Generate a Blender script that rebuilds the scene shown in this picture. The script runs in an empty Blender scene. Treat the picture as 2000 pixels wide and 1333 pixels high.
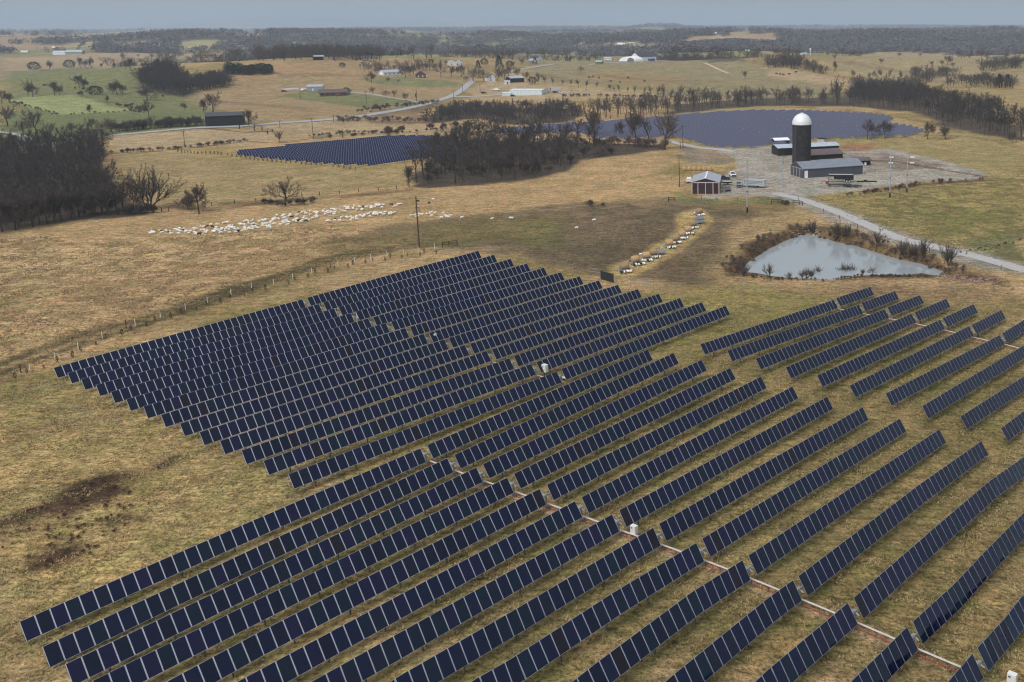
TRK = [
('U',0,'L',36,[[-118.65,155.53,-1.69],[-97.68,183.51,-0.37],[-91.63,191.58,-0.16]]),
('U',0,'R',36,[[-91.05,192.35,-0.05],[-76.95,211.15,0.79],[-64.33,227.99,1.43]]),
('U',1,'L',36,[[-113.77,152.09,-1.36],[-86.7,188.2,-0.15]]),
('U',1,'R',36,[[-86.17,188.91,-0.05],[-59.55,224.42,1.27]]),
('U',2,'L',36,[[-109.01,148.5,-1.09],[-81.98,184.56,-0.02]]),
('U',2,'R',36,[[-81.44,185.28,0.03],[-54.68,220.98,1.11]]),
('U',3,'L',36,[[-104.17,145.0,-0.76],[-77.17,181.03,0.03]]),
('U',3,'R',36,[[-76.56,181.84,0.1],[-49.94,217.35,0.84]]),
('U',4,'L',36,[[-99.39,141.44,-0.52],[-72.34,177.53,0.06]]),
('U',4,'R',36,[[-71.77,178.28,0.02],[-45.2,213.73,0.76]]),
('U',5,'L',36,[[-94.63,137.84,-0.32],[-67.57,173.95,0.25]]),
('U',5,'R',36,[[-66.96,174.77,0.29],[-40.54,210.01,0.61]]),
('U',6,'L',36,[[-89.79,134.36,-0.05],[-62.65,170.57,0.31]]),
('U',6,'R',36,[[-62.11,171.29,0.27],[-35.66,206.58,0.54]]),
('U',7,'L',36,[[-84.99,130.82,0.09],[-57.95,166.9,0.36]]),
('U',7,'R',36,[[-57.32,167.73,0.24],[-30.81,203.1,0.52]]),
('U',8,'L',36,[[-80.15,127.33,0.24],[-53.09,163.43,0.48]]),
('U',8,'R',36,[[-52.56,164.14,0.45],[-26.13,199.4,0.53]]),
('U',9,'L',36,[[-75.34,123.81,0.47],[-48.34,159.83,0.64]]),
('U',9,'R',36,[[-47.72,160.66,0.54],[-21.38,195.79,0.55]]),
('U',10,'L',36,[[-70.53,120.27,0.78],[-43.54,156.29,0.78]]),
('U',10,'R',36,[[-42.91,157.12,0.72],[-16.6,192.23,0.53]]),
('U',11,'L',36,[[-65.74,116.73,1.06],[-38.74,152.75,0.69]]),
('U',11,'R',36,[[-38.21,153.46,0.8],[-11.91,188.54,0.64]]),
('U',12,'L',36,[[-61.0,113.1,1.32],[-34.18,148.88,1.1]]),
('U',12,'R',36,[[-33.57,149.7,1.1],[-7.2,184.87,0.83]]),
('U',13,'L',36,[[-56.16,109.61,1.2],[-29.29,145.47,1.04]]),
('U',13,'R',36,[[-28.75,146.18,1.19],[-2.31,181.46,1.09]]),
('B',0,'L',36,[[-68.35,80.81,0.61],[-56.66,96.81,0.91],[-41.99,116.89,1.2]]),
('B',0,'R',36,[[-41.39,117.72,1.24],[-29.76,133.64,1.55],[-15.25,153.49,1.87]]),
('B',1,'L',36,[[-63.58,77.23,0.49],[-37.27,113.24,1.55]]),
('B',1,'R',36,[[-36.66,114.08,1.57],[-10.58,149.78,2.58]]),
('B',2,'L',36,[[-58.83,73.62,1.38],[-32.52,109.63,2.03]]),
('B',2,'R',36,[[-31.96,110.41,2.06],[-5.78,146.23,2.65]]),
('B',3,'L',36,[[-53.99,70.14,2.38],[-45.83,81.3,2.43],[-27.78,106.01,2.47]]),
('B',3,'R',36,[[-27.19,106.82,2.53],[-1.09,142.54,2.62]]),
('B',4,'L',36,[[-49.38,66.34,2.83],[-42.78,75.36,3.07],[-23.08,102.34,2.88]]),
('B',4,'R',36,[[-22.45,103.19,2.92],[3.73,139.03,2.49]]),
('B',5,'L',36,[[-44.64,62.72,3.39],[-41.36,67.2,3.77],[-18.3,98.77,3.22]]),
('B',5,'R',36,[[-17.73,99.55,3.25],[8.42,135.35,2.31]]),
('B',6,'L',36,[[-39.89,59.1,3.92],[-37.93,61.79,4.17],[-35.96,64.48,4.38],[-34.0,67.17,4.55],[-13.62,95.07,3.59]]),
('B',6,'R',36,[[-12.99,95.92,3.58],[13.37,132.0,2.01]]),
('B',7,'L',36,[[-35.15,55.48,4.42],[-32.43,59.21,4.78],[-29.7,62.94,5.05],[-26.97,66.67,5.25],[-20.05,76.15,4.65],[-8.8,91.55,3.98]]),
('B',7,'R',36,[[-8.28,92.27,3.99],[18.14,128.42,1.83]]),
('B',8,'L',36,[[-30.41,51.86,4.93],[-27.12,56.36,5.38],[-23.84,60.86,5.69],[-20.55,65.36,5.88],[-18.21,68.55,5.53],[-11.22,78.13,5.16],[-4.08,87.9,4.33]]),
('B',8,'R',36,[[-3.53,88.65,4.35],[22.96,124.92,1.58]]),
('B',9,'L',36,[[-25.67,48.24,4.42],[-18.46,58.11,5.26],[-11.25,67.98,5.49],[-4.04,77.84,5.32],[0.6,84.19,4.62]]),
('B',9,'R',36,[[1.19,85.01,4.62],[27.82,121.46,1.49]]),
('B',10,'L',36,[[-20.92,44.62,4.39],[-12.96,55.52,5.32],[-5.0,66.42,5.46],[2.96,77.32,5.08],[5.38,80.63,4.71]]),
('B',10,'R',36,[[5.91,81.35,4.67],[21.72,102.99,2.97],[32.76,118.1,1.29]]),
('B',11,'L',36,[[-16.18,41.0,4.75],[-9.91,49.59,5.59],[-3.64,58.18,5.87],[2.64,66.76,5.71],[10.15,77.04,4.71]]),
('B',11,'R',36,[[10.75,77.86,4.64],[20.95,91.83,3.55],[30.29,104.61,2.43],[37.45,114.42,0.79]]),
('B',12,'L',36,[[-11.44,37.38,4.75],[-4.62,46.72,5.69],[2.2,56.05,5.9],[9.02,65.38,5.59],[14.9,73.44,4.75]]),
('B',12,'R',36,[[15.49,74.25,4.68],[20.57,81.19,3.65],[25.98,88.6,3.22],[32.26,97.2,2.44],[35.44,101.56,1.86],[38.63,105.92,1.28],[41.81,110.28,0.7]]),
('B',13,'L',36,[[-6.7,33.76,4.65],[1.12,44.47,5.72],[8.94,55.17,5.79],[16.76,65.87,5.18],[19.69,69.89,4.71]]),
('B',13,'R',36,[[20.31,70.73,4.63],[24.18,76.03,3.85],[27.1,80.03,3.66],[33.59,88.91,2.46],[40.07,97.78,1.17],[46.56,106.66,-0.13]]),
('R',0,'L',36,[[-6.42,155.03,2.21],[20.14,190.4,-0.43]]),
('R',0,'R',12,[[20.7,191.14,-0.28],[29.47,202.83,-1.22]]),
('R',1,'L',36,[[-1.72,151.35,2.31],[24.94,186.85,-0.46]]),
('R',1,'R',12,[[25.57,187.69,-0.31],[34.47,199.55,-1.25]]),
('R',2,'L',36,[[3.0,147.7,2.24],[29.74,183.32,-0.33]]),
('R',2,'R',12,[[30.39,184.18,-0.22],[39.24,195.96,-1.13]]),
('R',3,'L',36,[[7.78,144.14,2.05],[34.54,179.77,-0.21]]),
('R',3,'R',12,[[35.32,180.81,-0.27],[44.2,192.63,-0.98]]),
('R',4,'L',36,[[12.53,140.54,2.02],[39.53,176.48,-0.45]]),
('R',4,'R',12,[[40.22,177.41,-0.42],[49.19,189.35,-1.22]]),
('R',5,'L',36,[[17.26,136.89,1.76],[44.29,172.89,-0.6]]),
('R',5,'R',12,[[45.09,173.96,-0.7],[54.05,185.88,-1.45]]),
('R',6,'L',36,[[22.26,133.62,1.75],[49.33,169.67,-1.33]]),
('R',6,'R',12,[[50.09,170.68,-1.32],[52.91,174.44,-1.48],[55.74,178.21,-1.57],[58.57,181.97,-1.59]]),
('R',7,'L',36,[[27.08,130.1,1.23],[53.83,165.73,-1.29]]),
('R',7,'R',12,[[54.43,166.53,-1.3],[63.36,178.43,-1.35]]),
('R',8,'L',36,[[31.9,126.59,1.13],[47.18,146.94,-0.7],[50.99,152.02,-1.08],[54.81,157.1,-1.38],[58.62,162.18,-1.58]]),
('R',8,'R',12,[[59.22,162.98,-1.66],[68.16,174.88,-1.44]]),
('R',9,'L',36,[[36.8,123.19,0.82],[42.22,130.4,0.34],[49.28,139.81,-0.58],[56.35,149.22,-1.3],[63.42,158.64,-1.64]]),
('R',9,'R',12,[[64.02,159.43,-2.06],[72.95,171.33,-1.53]]),
]
AZ = 0.93985; TILT = 55.5
SKY0 = (3.85, 4.0, 3.95); SKY1 = (3.25, 3.6, 3.75); SKY2 = (3.9, 4.4, 5.0); SKY3 = (4.3, 4.8, 5.5); GLOW = (23., 22.5, 22.)
SUN_E = 1.5; EXPO = .0; HAZE = 1.15e-4; HZT = 330.; HAZEC = (.54, .66, .81); PIOR = 1.39; TUSS = True; DENO = True
import bpy, math, random
import numpy as np
from mathutils import Vector, Matrix
rng = np.random.RandomState(7)
random.seed(7)
SC = bpy.context.scene
COL = SC.collection
R = math.radians
# rotate the module plane about its upper edge: the tables stand a little steeper than first measured
_t0, _t1, _c = math.radians(48.78), math.radians(TILT), 1.002
TRK = [(a, b, c, n, [(p[0] + math.sin(AZ) * _c * (math.cos(_t1) - math.cos(_t0)), p[1] - math.cos(AZ) * _c * (math.cos(_t1) - math.cos(_t0)), p[2] - _c * (math.sin(_t1) - math.sin(_t0))) for p in pl]) for a, b, c, n, pl in TRK]
# ---------------------------------------------------------------- camera (recovered from the tracker rows)
FPX, PCX, PCY, PITCH, ROLL, ZC = 1845.46, 1444.31, 398.10, 0.186917, -0.004551, 57.0
F3 = np.array([0, math.cos(PITCH), -math.sin(PITCH)])
_R = np.array([1., 0, 0]); _U = np.array([0, math.sin(PITCH), math.cos(PITCH)])
R3 = math.cos(ROLL) * _R + math.sin(ROLL) * _U
U3 = -math.sin(ROLL) * _R + math.cos(ROLL) * _U
CAM = np.array([0, 0, ZC])
cd = bpy.data.cameras.new('camera'); cam = bpy.data.objects.new('camera', cd); COL.objects.link(cam)
cd.sensor_width = 36; cd.sensor_fit = 'HORIZONTAL'; cd.lens = 36 * FPX / 2000
cd.shift_x = (1000 - PCX) / 2000; cd.shift_y = (PCY - 666.5) / 2000
cd.clip_start = 1; cd.clip_end = 80000
cam.matrix_world = Matrix(((R3[0], U3[0], -F3[0], 0), (R3[1], U3[1], -F3[1], 0), (R3[2], U3[2], -F3[2], ZC), (0, 0, 0, 1)))
SC.camera = cam

def smooth(a, b, x):
    t = np.clip((x - a) / (b - a), 0, 1); return t * t * (3 - 2 * t)
def vnoise(x, y, seed=0):
    x = np.asarray(x, float); y = np.asarray(y, float)
    xi = np.floor(x).astype(np.int64); yi = np.floor(y).astype(np.int64)
    fx = x - xi; fy = y - yi; fx = fx * fx * (3 - 2 * fx); fy = fy * fy * (3 - 2 * fy)
    def h(a, b):
        n = (a * 374761393 + b * 668265263 + seed * 1442695041) & 0x7fffffff
        n = (n ^ (n >> 13)) * 1274126177 & 0x7fffffff
        n = (n ^ (n >> 16)) & 0xffff
        return n / 65535.0
    return (h(xi, yi) * (1 - fx) + h(xi + 1, yi) * fx) * (1 - fy) + (h(xi, yi + 1) * (1 - fx) + h(xi + 1, yi + 1) * fx) * fy
def fbm(x, y, seed=0, octv=4):
    s = 0; a = .5; t = 0
    for o in range(octv):
        s = s + a * vnoise(x * 2 ** o + 17.3 * o, y * 2 ** o - 9.1 * o, seed + o); t += a; a *= .5
    return s / t

# ---------------------------------------------------------------- terrain
AXH = 1.75
_pts = []
for blk, row, side, n, pl in TRK:
    for a, b in zip(pl[:-1], pl[1:]):
        a = np.array(a); b = np.array(b); L = np.linalg.norm(b - a); m = max(2, int(L / 5))
        for k in range(m): _pts.append(a + (b - a) * (k + .5) / m)
_pts = np.array(_pts); _pts[:, 2] -= AXH
GX0, GX1, GY0, GY1, GS = -190., 170., 0., 330., 2.5
_gx = np.arange(GX0, GX1 + 1, GS); _gy = np.arange(GY0, GY1 + 1, GS)
_GX, _GY = np.meshgrid(_gx, _gy)
BASE = -1.6
def _kr(S, w0):
    num = np.full(_GX.shape, w0 * BASE); den = np.full(_GX.shape, w0)
    for p in _pts:
        w = np.exp(-((_GX - p[0]) ** 2 + (_GY - p[1]) ** 2) / (2 * S * S)); num += w * p[2]; den += w
    return num / den
_T = _kr(7., 1e-3)
_edge = smooth(0, 30, np.minimum(np.minimum(_GX - GX0, GX1 - _GX), np.minimum(_GY - GY0 + 100, GY1 - _GY)))
_T = BASE + (_T - BASE) * _edge
HILLS = []   # (x, y, amplitude, sx, sy, angle)
def H(x, y):
    x = np.asarray(x, float); y = np.asarray(y, float)
    u = np.clip((x - GX0) / GS, 0, len(_gx) - 1.001); v = np.clip((y - GY0) / GS, 0, len(_gy) - 1.001)
    i = u.astype(int); j = v.astype(int); fu = u - i; fv = v - j
    z = (_T[j, i] * (1 - fu) + _T[j, i + 1] * fu) * (1 - fv) + (_T[j + 1, i] * (1 - fu) + _T[j + 1, i + 1] * fu) * fv
    ins = (x > GX0) & (x < GX1) & (y < GY1)
    z = np.where(ins, z, BASE)
    d = np.hypot(x, y)
    A = 9 * smooth(660, 950, d) + 17 * smooth(1100, 1900, d) + 12 * smooth(2200, 5000, d) + 14 * smooth(5000, 9000, d)
    S = 420.
    n1 = fbm(x / 420. + 3.1, y / 300. + 1.7, 11, 3) - .5
    n2 = fbm(x / 1700. + .4, y / 900. + 5.2, 23, 3) - .5
    k = smooth(1500, 4000, d)
    z = z + A * (n1 * (1 - k) * 2.3 + n2 * k * 2.2 + n1 * k * .9)
    z = z + .5 * (fbm(x / 45., y / 45., 5, 2) - .5) * smooth(150, 260, d)
    z = z + 12 * smooth(2000, 6000, d) + 9 * smooth(5500, 9500, d)
    for hx, hy, a, sx, sy, an in HILLS:
        if hx * hx + hy * hy > 5.5e3 ** 2: continue
        c, s = math.cos(an), math.sin(an); p = (x - hx) * c + (y - hy) * s; q = -(x - hx) * s + (y - hy) * c
        z = z + a * np.exp(-(p / sx) ** 2 - (q / sy) ** 2)
    zc = 38. - .6 * d / FPX + 18. * (fbm(x / 700., y / 900., 91, 2) - .5); z = z - 3. * np.logaddexp(0, np.clip((z - zc) / 3., -30, 30)) * smooth(1200, 2000, d)
    for hx, hy, a, sx, sy, an in HILLS:
        if hx * hx + hy * hy <= 5.5e3 ** 2: continue
        c, s = math.cos(an), math.sin(an); p = (x - hx) * c + (y - hy) * s; q = -(x - hx) * s + (y - hy) * c
        z = z + a * np.exp(-(p / sx) ** 2 - (q / sy) ** 2)
    # pond bowl
    if POND is not None:
        z = z - 3.6 * poly_w(POND, x, y, 5.0)
    return z
POND = None
def ray(px, py):
    d = F3 + R3 * (px - PCX) / FPX - U3 * (py - PCY) / FPX
    return d / np.linalg.norm(d)
_ts = 25 * 1.004 ** np.arange(1750)
def G(px, py, lift=0.):
    """ground point seen at photo pixel (px, py)"""
    d = ray(px, py); X = CAM[None] + d[None] * _ts[:, None]
    g = X[:, 2] - (H(X[:, 0], X[:, 1]) + lift)
    k = np.argmax(g < 0)
    if not (g < 0).any(): return X[-1]
    a, b = _ts[max(k - 1, 0)], _ts[k]
    t = np.linspace(a, b, 24); X = CAM[None] + d[None] * t[:, None]; g = X[:, 2] - (H(X[:, 0], X[:, 1]) + lift)
    k = max(1, int(np.argmax(g < 0))); f = g[k - 1] / (g[k - 1] - g[k] + 1e-9)
    P = X[k - 1] + (X[k] - X[k - 1]) * f
    P[2] = float(H(P[0], P[1])) + lift
    return P
def dist(P): return math.hypot(P[0], P[1])
def metres(P, px):
    """length in metres that px photo pixels span at point P"""
    return px * float((np.asarray(P) - CAM) @ F3) / FPX
def seg_dist(P, x, y, closed=True):
    P = np.asarray(P)[:, :2]; best = np.full(x.shape, 1e9); n = len(P)
    for k in range(n if closed else n - 1):
        a = P[k]; b = P[(k + 1) % n]; ab = b - a; L = max(ab @ ab, 1e-9)
        t = np.clip(((x - a[0]) * ab[0] + (y - a[1]) * ab[1]) / L, 0, 1)
        best = np.minimum(best, np.hypot(x - a[0] - t * ab[0], y - a[1] - t * ab[1]))
    return best
def inside(P, x, y):
    P = np.asarray(P); c = np.zeros(x.shape, bool); n = len(P); j = n - 1
    for i in range(n):
        xi, yi, xj, yj = P[i][0], P[i][1], P[j][0], P[j][1]
        c ^= ((yi > y) != (yj > y)) & (x < (xj - xi) * (y - yi) / (yj - yi + 1e-12) + xi); j = i
    return c
def poly_w(P, x, y, soft, off=0.):
    """weight 1 inside the polygon, fading to 0 over soft metres around the outline (shifted outwards by off)"""
    x = np.asarray(x, float); y = np.asarray(y, float); shp = x.shape; xf = x.ravel(); yf = y.ravel()
    P = np.asarray(P); w = np.zeros(xf.shape); m = soft + abs(off)
    sel = (xf > P[:, 0].min() - m) & (xf < P[:, 0].max() + m) & (yf > P[:, 1].min() - m) & (yf < P[:, 1].max() + m)
    if sel.any():
        xs, ys = xf[sel], yf[sel]; sd = seg_dist(P, xs, ys) * np.where(inside(P, xs, ys), 1, -1) + off
        w[sel] = smooth(-soft / 2, soft / 2, sd)
    return w.reshape(shp)
POND_PX = [(1449,528),(1462,512),(1487,496),(1500,487),(1530,472),(1557,461),(1575,457),(1600,462),(1630,472),(1675,482),(1715,495),(1757,507),(1800,516),(1845,531),(1827,541),(1800,538),(1750,538),(1680,538),(1625,545),(1550,545),(1500,543),(1455,540)]
_pp = [G(*p) for p in POND_PX]
POND_Z = -3.4
def plane_pt(px, py, z):
    d = ray(px, py); t = (z - ZC) / d[2]; return CAM + d * t
POND = [plane_pt(px, py, POND_Z) for px, py in POND_PX]
def hill(px, py, a, sx, sy, an=0):
    P = G(px, py); HILLS.append((P[0], P[1], a, sx, sy, R(an)))
# rolling country behind the arrays
hill(640, 150, 17, 210, 190, 15); hill(240, 158, 12, 190, 140, 0); hill(1270, 150, 16, 300, 160, -8); hill(1760, 150, 14, 240, 130, 0)
hill(1990, 215, 6, 90, 160, 0); hill(560, 225, 4, 110, 90, 20); hill(870, 215, -4, 60, 200, 0); hill(130, 205, 4, 80, 90, 0); hill(1400, 170, 7, 160, 110, 0); hill(1950, 150, 8, 120, 150, 0); hill(1560, 132, 8, 180, 110, 0)
for _h in ((335, 92, 20, 260, 150, 0), (580, 92, 19, 170, 130, 0), (1160, 94, 19, 260, 130, 0), (1400, 84, 26, 260, 180, 0), (880, 86, 22, 340, 200, 0), (1800, 92, 12, 380, 200, 0), (60, 84, 26, 420, 260, 0), (230, 72, 28, 600, 320, 0), (480, 70, 26, 480, 320, 0), (700, 75, 26, 420, 300, 0), (1120, 72, 28, 460, 300, 0), (1650, 72, 18, 600, 320, 0), (1950, 72, 16, 600, 320, 0)): hill(*_h)
for az, dd, a, sx, sy in ((-5.6, 6300, 24, 230, 500), (-4.3, 6500, 15, 200, 500), (-1, 6100, 5, 900, 500), (-22, 7600, 5, 1500, 700), (-35, 8200, 4, 1300, 700), (-13, 8600, 5, 1500, 700), (5, 8800, 5, 1500, 700), (13, 8000, 4, 1200, 700),
                          (-23.3, 24000, 215, 1500, 800), (-19, 24500, 180, 1300, 800), (-14, 25500, 190, 1800, 800), (-28, 24500, 185, 1400, 900), (-9, 25000, 170, 1600, 800)):
    HILLS.append((dd * math.sin(R(az)), dd * math.cos(R(az)), a, sx, sy, 0))

# ---------------------------------------------------------------- material helpers
MATS = {}
def mat(name, col, rough=.7, metal=0., spec=.5, var=0., scale=3., bump=0., bscale=20., ior=None, col2=None):
    if name in MATS: return MATS[name]
    m = bpy.data.materials.new(name); m.use_nodes = True; N = m.node_tree.nodes; L = m.node_tree.links
    b = N['Principled BSDF']; b.inputs['Base Color'].default_value = (*col, 1); b.inputs['Roughness'].default_value = rough
    b.inputs['Metallic'].default_value = metal; b.inputs['Specular IOR Level'].default_value = spec
    if ior: b.inputs['IOR'].default_value = ior
    if var or bump:
        tc = N.new('ShaderNodeTexCoord')
        if var:
            n = N.new('ShaderNodeTexNoise'); n.inputs['Scale'].default_value = scale; n.inputs['Detail'].default_value = 5; L.new(tc.outputs['Object'], n.inputs['Vector'])
            r = N.new('ShaderNodeValToRGB'); c2 = col2 or tuple(c * (1 + var) for c in col)
            r.color_ramp.elements[0].position = .3; r.color_ramp.elements[1].position = .72
            r.color_ramp.elements[0].color = (*[c * (1 - var) for c in col], 1); r.color_ramp.elements[1].color = (*c2, 1)
            L.new(n.outputs['Fac'], r.inputs['Fac']); L.new(r.outputs['Color'], b.inputs['Base Color'])
        if bump:
            n2 = N.new('ShaderNodeTexNoise'); n2.inputs['Scale'].default_value = bscale; n2.inputs['Detail'].default_value = 4; L.new(tc.outputs['Object'], n2.inputs['Vector'])
            bp = N.new('ShaderNodeBump'); bp.inputs['Strength'].default_value = bump; bp.inputs['Distance'].default_value = .05
            L.new(n2.outputs['Fac'], bp.inputs['Height']); L.new(bp.outputs['Normal'], b.inputs['Normal'])
    MATS[name] = m; return m
def corrug(name, col, freq=6., axis='X', rough=.45, metal=.3, var=.12):
    """ribbed sheet metal"""
    if name in MATS: return MATS[name]
    m = mat(name, col, rough, metal, var=var, scale=.6); N = m.node_tree.nodes; L = m.node_tree.links; b = N['Principled BSDF']
    tc = N.new('ShaderNodeTexCoord'); w = N.new('ShaderNodeTexWave'); w.bands_direction = axis; w.inputs['Scale'].default_value = freq; L.new(tc.outputs['Object'], w.inputs['Vector'])
    bp = N.new('ShaderNodeBump'); bp.inputs['Strength'].default_value = .6; bp.inputs['Distance'].default_value = .04
    L.new(w.outputs['Fac'], bp.inputs['Height']); L.new(bp.outputs['Normal'], b.inputs['Normal']); return m

# ---------------------------------------------------------------- mesh helper
class MB:
    def __init__(s): s.v = []; s.f = []; s.m = []; s.mi = 0
    def mat(s, i): s.mi = i; return s
    def add(s, vs, fs):
        o = len(s.v); s.v += [tuple(map(float, v)) for v in vs]; s.f += [tuple(i + o for i in f) for f in fs]; s.m += [s.mi] * len(fs); return s
    def box(s, c, d, rz=0., M=None):
        vs = [Vector((sx * d[0] / 2, sy * d[1] / 2, sz * d[2] / 2)) for sx in (-1, 1) for sy in (-1, 1) for sz in (-1, 1)]
        if M is not None: vs = [M @ v for v in vs]
        elif rz: q = Matrix.Rotation(rz, 3, 'Z'); vs = [q @ v for v in vs]
        vs = [(v.x + c[0], v.y + c[1], v.z + c[2]) for v in vs]
        return s.add(vs, [(0, 1, 3, 2), (4, 6, 7, 5), (0, 4, 5, 1), (2, 3, 7, 6), (0, 2, 6, 4), (1, 5, 7, 3)])
    def bar(s, a, b, w, h):
        a = Vector(a); b = Vector(b); d = b - a; M = d.to_track_quat('X', 'Z').to_matrix()
        return s.box((a + b) / 2, (d.length, w, h), M=M)
    def tube(s, a, b, r0, r1=None, n=6, caps=True):
        a = Vector(a); b = Vector(b); r1 = r0 if r1 is None else r1; q = (b - a).to_track_quat('Z', 'Y')
        vs = []
        for p, r in ((a, r0), (b, r1)):
            for k in range(n):
                t = 2 * math.pi * k / n; v = p + q @ Vector((r * math.cos(t), r * math.sin(t), 0)); vs.append(v)
        fs = [(k, (k + 1) % n, n + (k + 1) % n, n + k) for k in range(n)]
        if caps: fs += [tuple(range(n - 1, -1, -1)), tuple(range(n, 2 * n))]
        return s.add(vs, fs)
    def lathe(s, prof, n=24, c=(0, 0, 0)):
        vs = []; fs = []
        for r, z in prof:
            for k in range(n): t = 2 * math.pi * k / n; vs.append((c[0] + r * math.cos(t), c[1] + r * math.sin(t), c[2] + z))
        for j in range(len(prof) - 1):
            for k in range(n): fs.append((j * n + k, j * n + (k + 1) % n, (j + 1) * n + (k + 1) % n, (j + 1) * n + k))
        return s.add(vs, fs)
    def prism(s, pts, y0, y1):
        """outline pts (x,z) extruded along y"""
        n = len(pts); vs = [(x, y0, z) for x, z in pts] + [(x, y1, z) for x, z in pts]
        fs = [tuple(range(n)), tuple(range(2 * n - 1, n - 1, -1))] + [(k, n + k, n + (k + 1) % n, (k + 1) % n) for k in range(n)]
        return s.add(vs, fs)
    def mesh(s, name, mats, smooth_=False):
        me = bpy.data.meshes.new(name); me.from_pydata(s.v, [], s.f)
        for m in (mats if isinstance(mats, (list, tuple)) else [mats]): me.materials.append(m)
        if len(set(s.m)) > 1: me.polygons.foreach_set('material_index', s.m)
        if smooth_: me.polygons.foreach_set('use_smooth', [True] * len(s.f))
        me.validate(); me.update(); return me
    def build(s, name, mats, parent=None, smooth_=False):
        return obj(name, s.mesh(name, mats, smooth_), parent)
def obj(name, me, parent=None, loc=None):
    o = bpy.data.objects.new(name, me); COL.objects.link(o)
    if parent is not None: o.parent = parent
    if loc is not None: o.location = loc
    return o
def tag(o, label=None, cat=None, group=None, kind=None):
    if label: o['label'] = label
    if cat: o['category'] = cat
    if group: o['group'] = group
    if kind: o['kind'] = kind
    return o
def thing(name, label, cat, loc=(0, 0, 0), rz=0., group=None):
    o = bpy.data.objects.new(name, None); COL.objects.link(o); o.location = [float(v) for v in loc]; o.rotation_euler = (0, 0, rz); o.empty_display_size = .2
    return tag(o, label, cat, group)
def fastmesh(name, V, Fq, mats, mi=None):
    """V (n,3) array, Fq (m,k) array of faces with k corners"""
    me = bpy.data.meshes.new(name); V = np.asarray(V, np.float32); Fq = np.asarray(Fq, np.int32); k = Fq.shape[1]
    me.vertices.add(len(V)); me.vertices.foreach_set('co', V.ravel())
    me.loops.add(Fq.size); me.loops.foreach_set('vertex_index', Fq.ravel())
    me.polygons.add(len(Fq)); me.polygons.foreach_set('loop_start', np.arange(0, Fq.size, k, dtype=np.int32))
    me.polygons.foreach_set('loop_total', np.full(len(Fq), k, np.int32))
    for m in (mats if isinstance(mats, (list, tuple)) else [mats]): me.materials.append(m)
    if mi is not None: me.polygons.foreach_set('material_index', np.asarray(mi, np.int32))
    me.update(calc_edges=True); return me
# ---------------------------------------------------------------- ground colours (the land's own colours, plus some painted panel shade)
def lin(r, g, b):
    f = lambda c: ((c / 255 + .055) / 1.055) ** 2.4 if c > 10 else c / 255 / 12.92
    return np.array([f(r), f(g), f(b)])
TAN = np.array((.43, .30, .17)); OLIVE = np.array((.275, .206, .096)); GREEN = np.array((.115, .125, .042)); STRAW = np.array((.42, .30, .165))
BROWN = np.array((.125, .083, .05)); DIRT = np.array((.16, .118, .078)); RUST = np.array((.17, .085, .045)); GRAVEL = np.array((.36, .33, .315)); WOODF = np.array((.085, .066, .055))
PALE = np.array((.42, .31, .20)); MEADOW = np.array((.185, .185, .092)); LIME = np.array((.29, .31, .15)); MUD = np.array((.105, .078, .052)); HAY = np.array((.50, .36, .17))
Z = []  # zones: kind, pixel outline, colour, soft edge (m), strength, width
def area(pts, col, soft=6., k=1., patch=0.): Z.append(('a', pts, col, soft, k, patch))
def strip(pts, col, width, k=1., patch=0.): Z.append(('l', pts, col, width, k, patch))
# broad pastures
area([(0,455),(0,300),(215,285),(240,268),(620,243),(900,205),(1310,215),(1310,290),(1310,400),(1150,460),(900,470),(640,530),(330,620),(0,745)], TAN * np.array((1, .97, .95)), 10)
area([(0,455),(0,640),(200,570),(500,480),(640,455),(500,445),(300,470),(150,480),(60,462)], TAN * 1.08, 15)
area([(205,300),(215,335),(330,400),(520,395),(800,365),(880,330),(760,322),(600,320),(470,310),(340,296)], np.array((.35, .26, .14)), 10)
area([(215,262),(470,252),(600,262),(470,285),(330,290),(220,298)], PALE, 8)
area([(500,245),(760,232),(950,250),(900,262),(700,262),(600,275),(540,268)], PALE * .95, 8)
area([(340,292),(480,282),(465,300),(600,320),(740,324),(820,312),(800,330),(700,330),(560,326),(430,312)], OLIVE * 1.25, 6)
area([(0,105),(0,300),(60,290),(215,262),(400,250),(480,240),(385,190),(380,150),(300,140),(180,131),(60,140)], MEADOW, 20)
area([(0,112),(0,140),(60,139),(180,130),(270,133),(300,120),(180,112)], PALE * .85, 20)
area([(17,198),(50,190),(110,187),(135,187),(190,200),(265,216),(200,220),(115,224),(60,210)], LIME, 5)
area([(0,222),(60,215),(120,226),(250,222),(290,215),(390,222),(400,240),(215,262),(60,285),(0,285)], MEADOW * np.array((.85, .95, .9)), 8)
area([(380,190),(420,172),(480,145),(520,128),(600,119),(760,120),(870,125),(930,160),(860,195),(700,225),(560,238),(480,240),(440,215)], np.array((.33, .235, .14)), 15)
area([(455,140),(520,124),(640,130),(760,142),(700,152),(560,145),(440,165)], np.array((.36, .235, .14)), 12)
area([(690,155),(780,150),(870,158),(900,165),(850,172),(760,168)], MEADOW * 1.05, 10)
area([(570,182),(625,174),(720,186),(790,195),(860,205),(800,208),(700,210),(610,198),(540,190)], MEADOW, 6)
area([(950,160),(1010,155),(1120,170),(1300,188),(1360,196),(1350,210),(1160,190),(1040,200),(900,180)], PALE * .9, 10)
area([(1050,120),(1200,115),(1300,118),(1480,125),(1640,155),(1640,190),(1400,195),(1250,180),(1060,160),(1030,140)], np.array((.26, .215, .13)), 20)
area([(1130,145),(1200,137),(1340,150),(1300,175),(1200,165)], np.array((.29, .21, .115)), 20)
area([(1500,128),(1560,134),(1630,148),(1760,165),(1640,170),(1500,150)], PALE * .9, 15)
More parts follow.
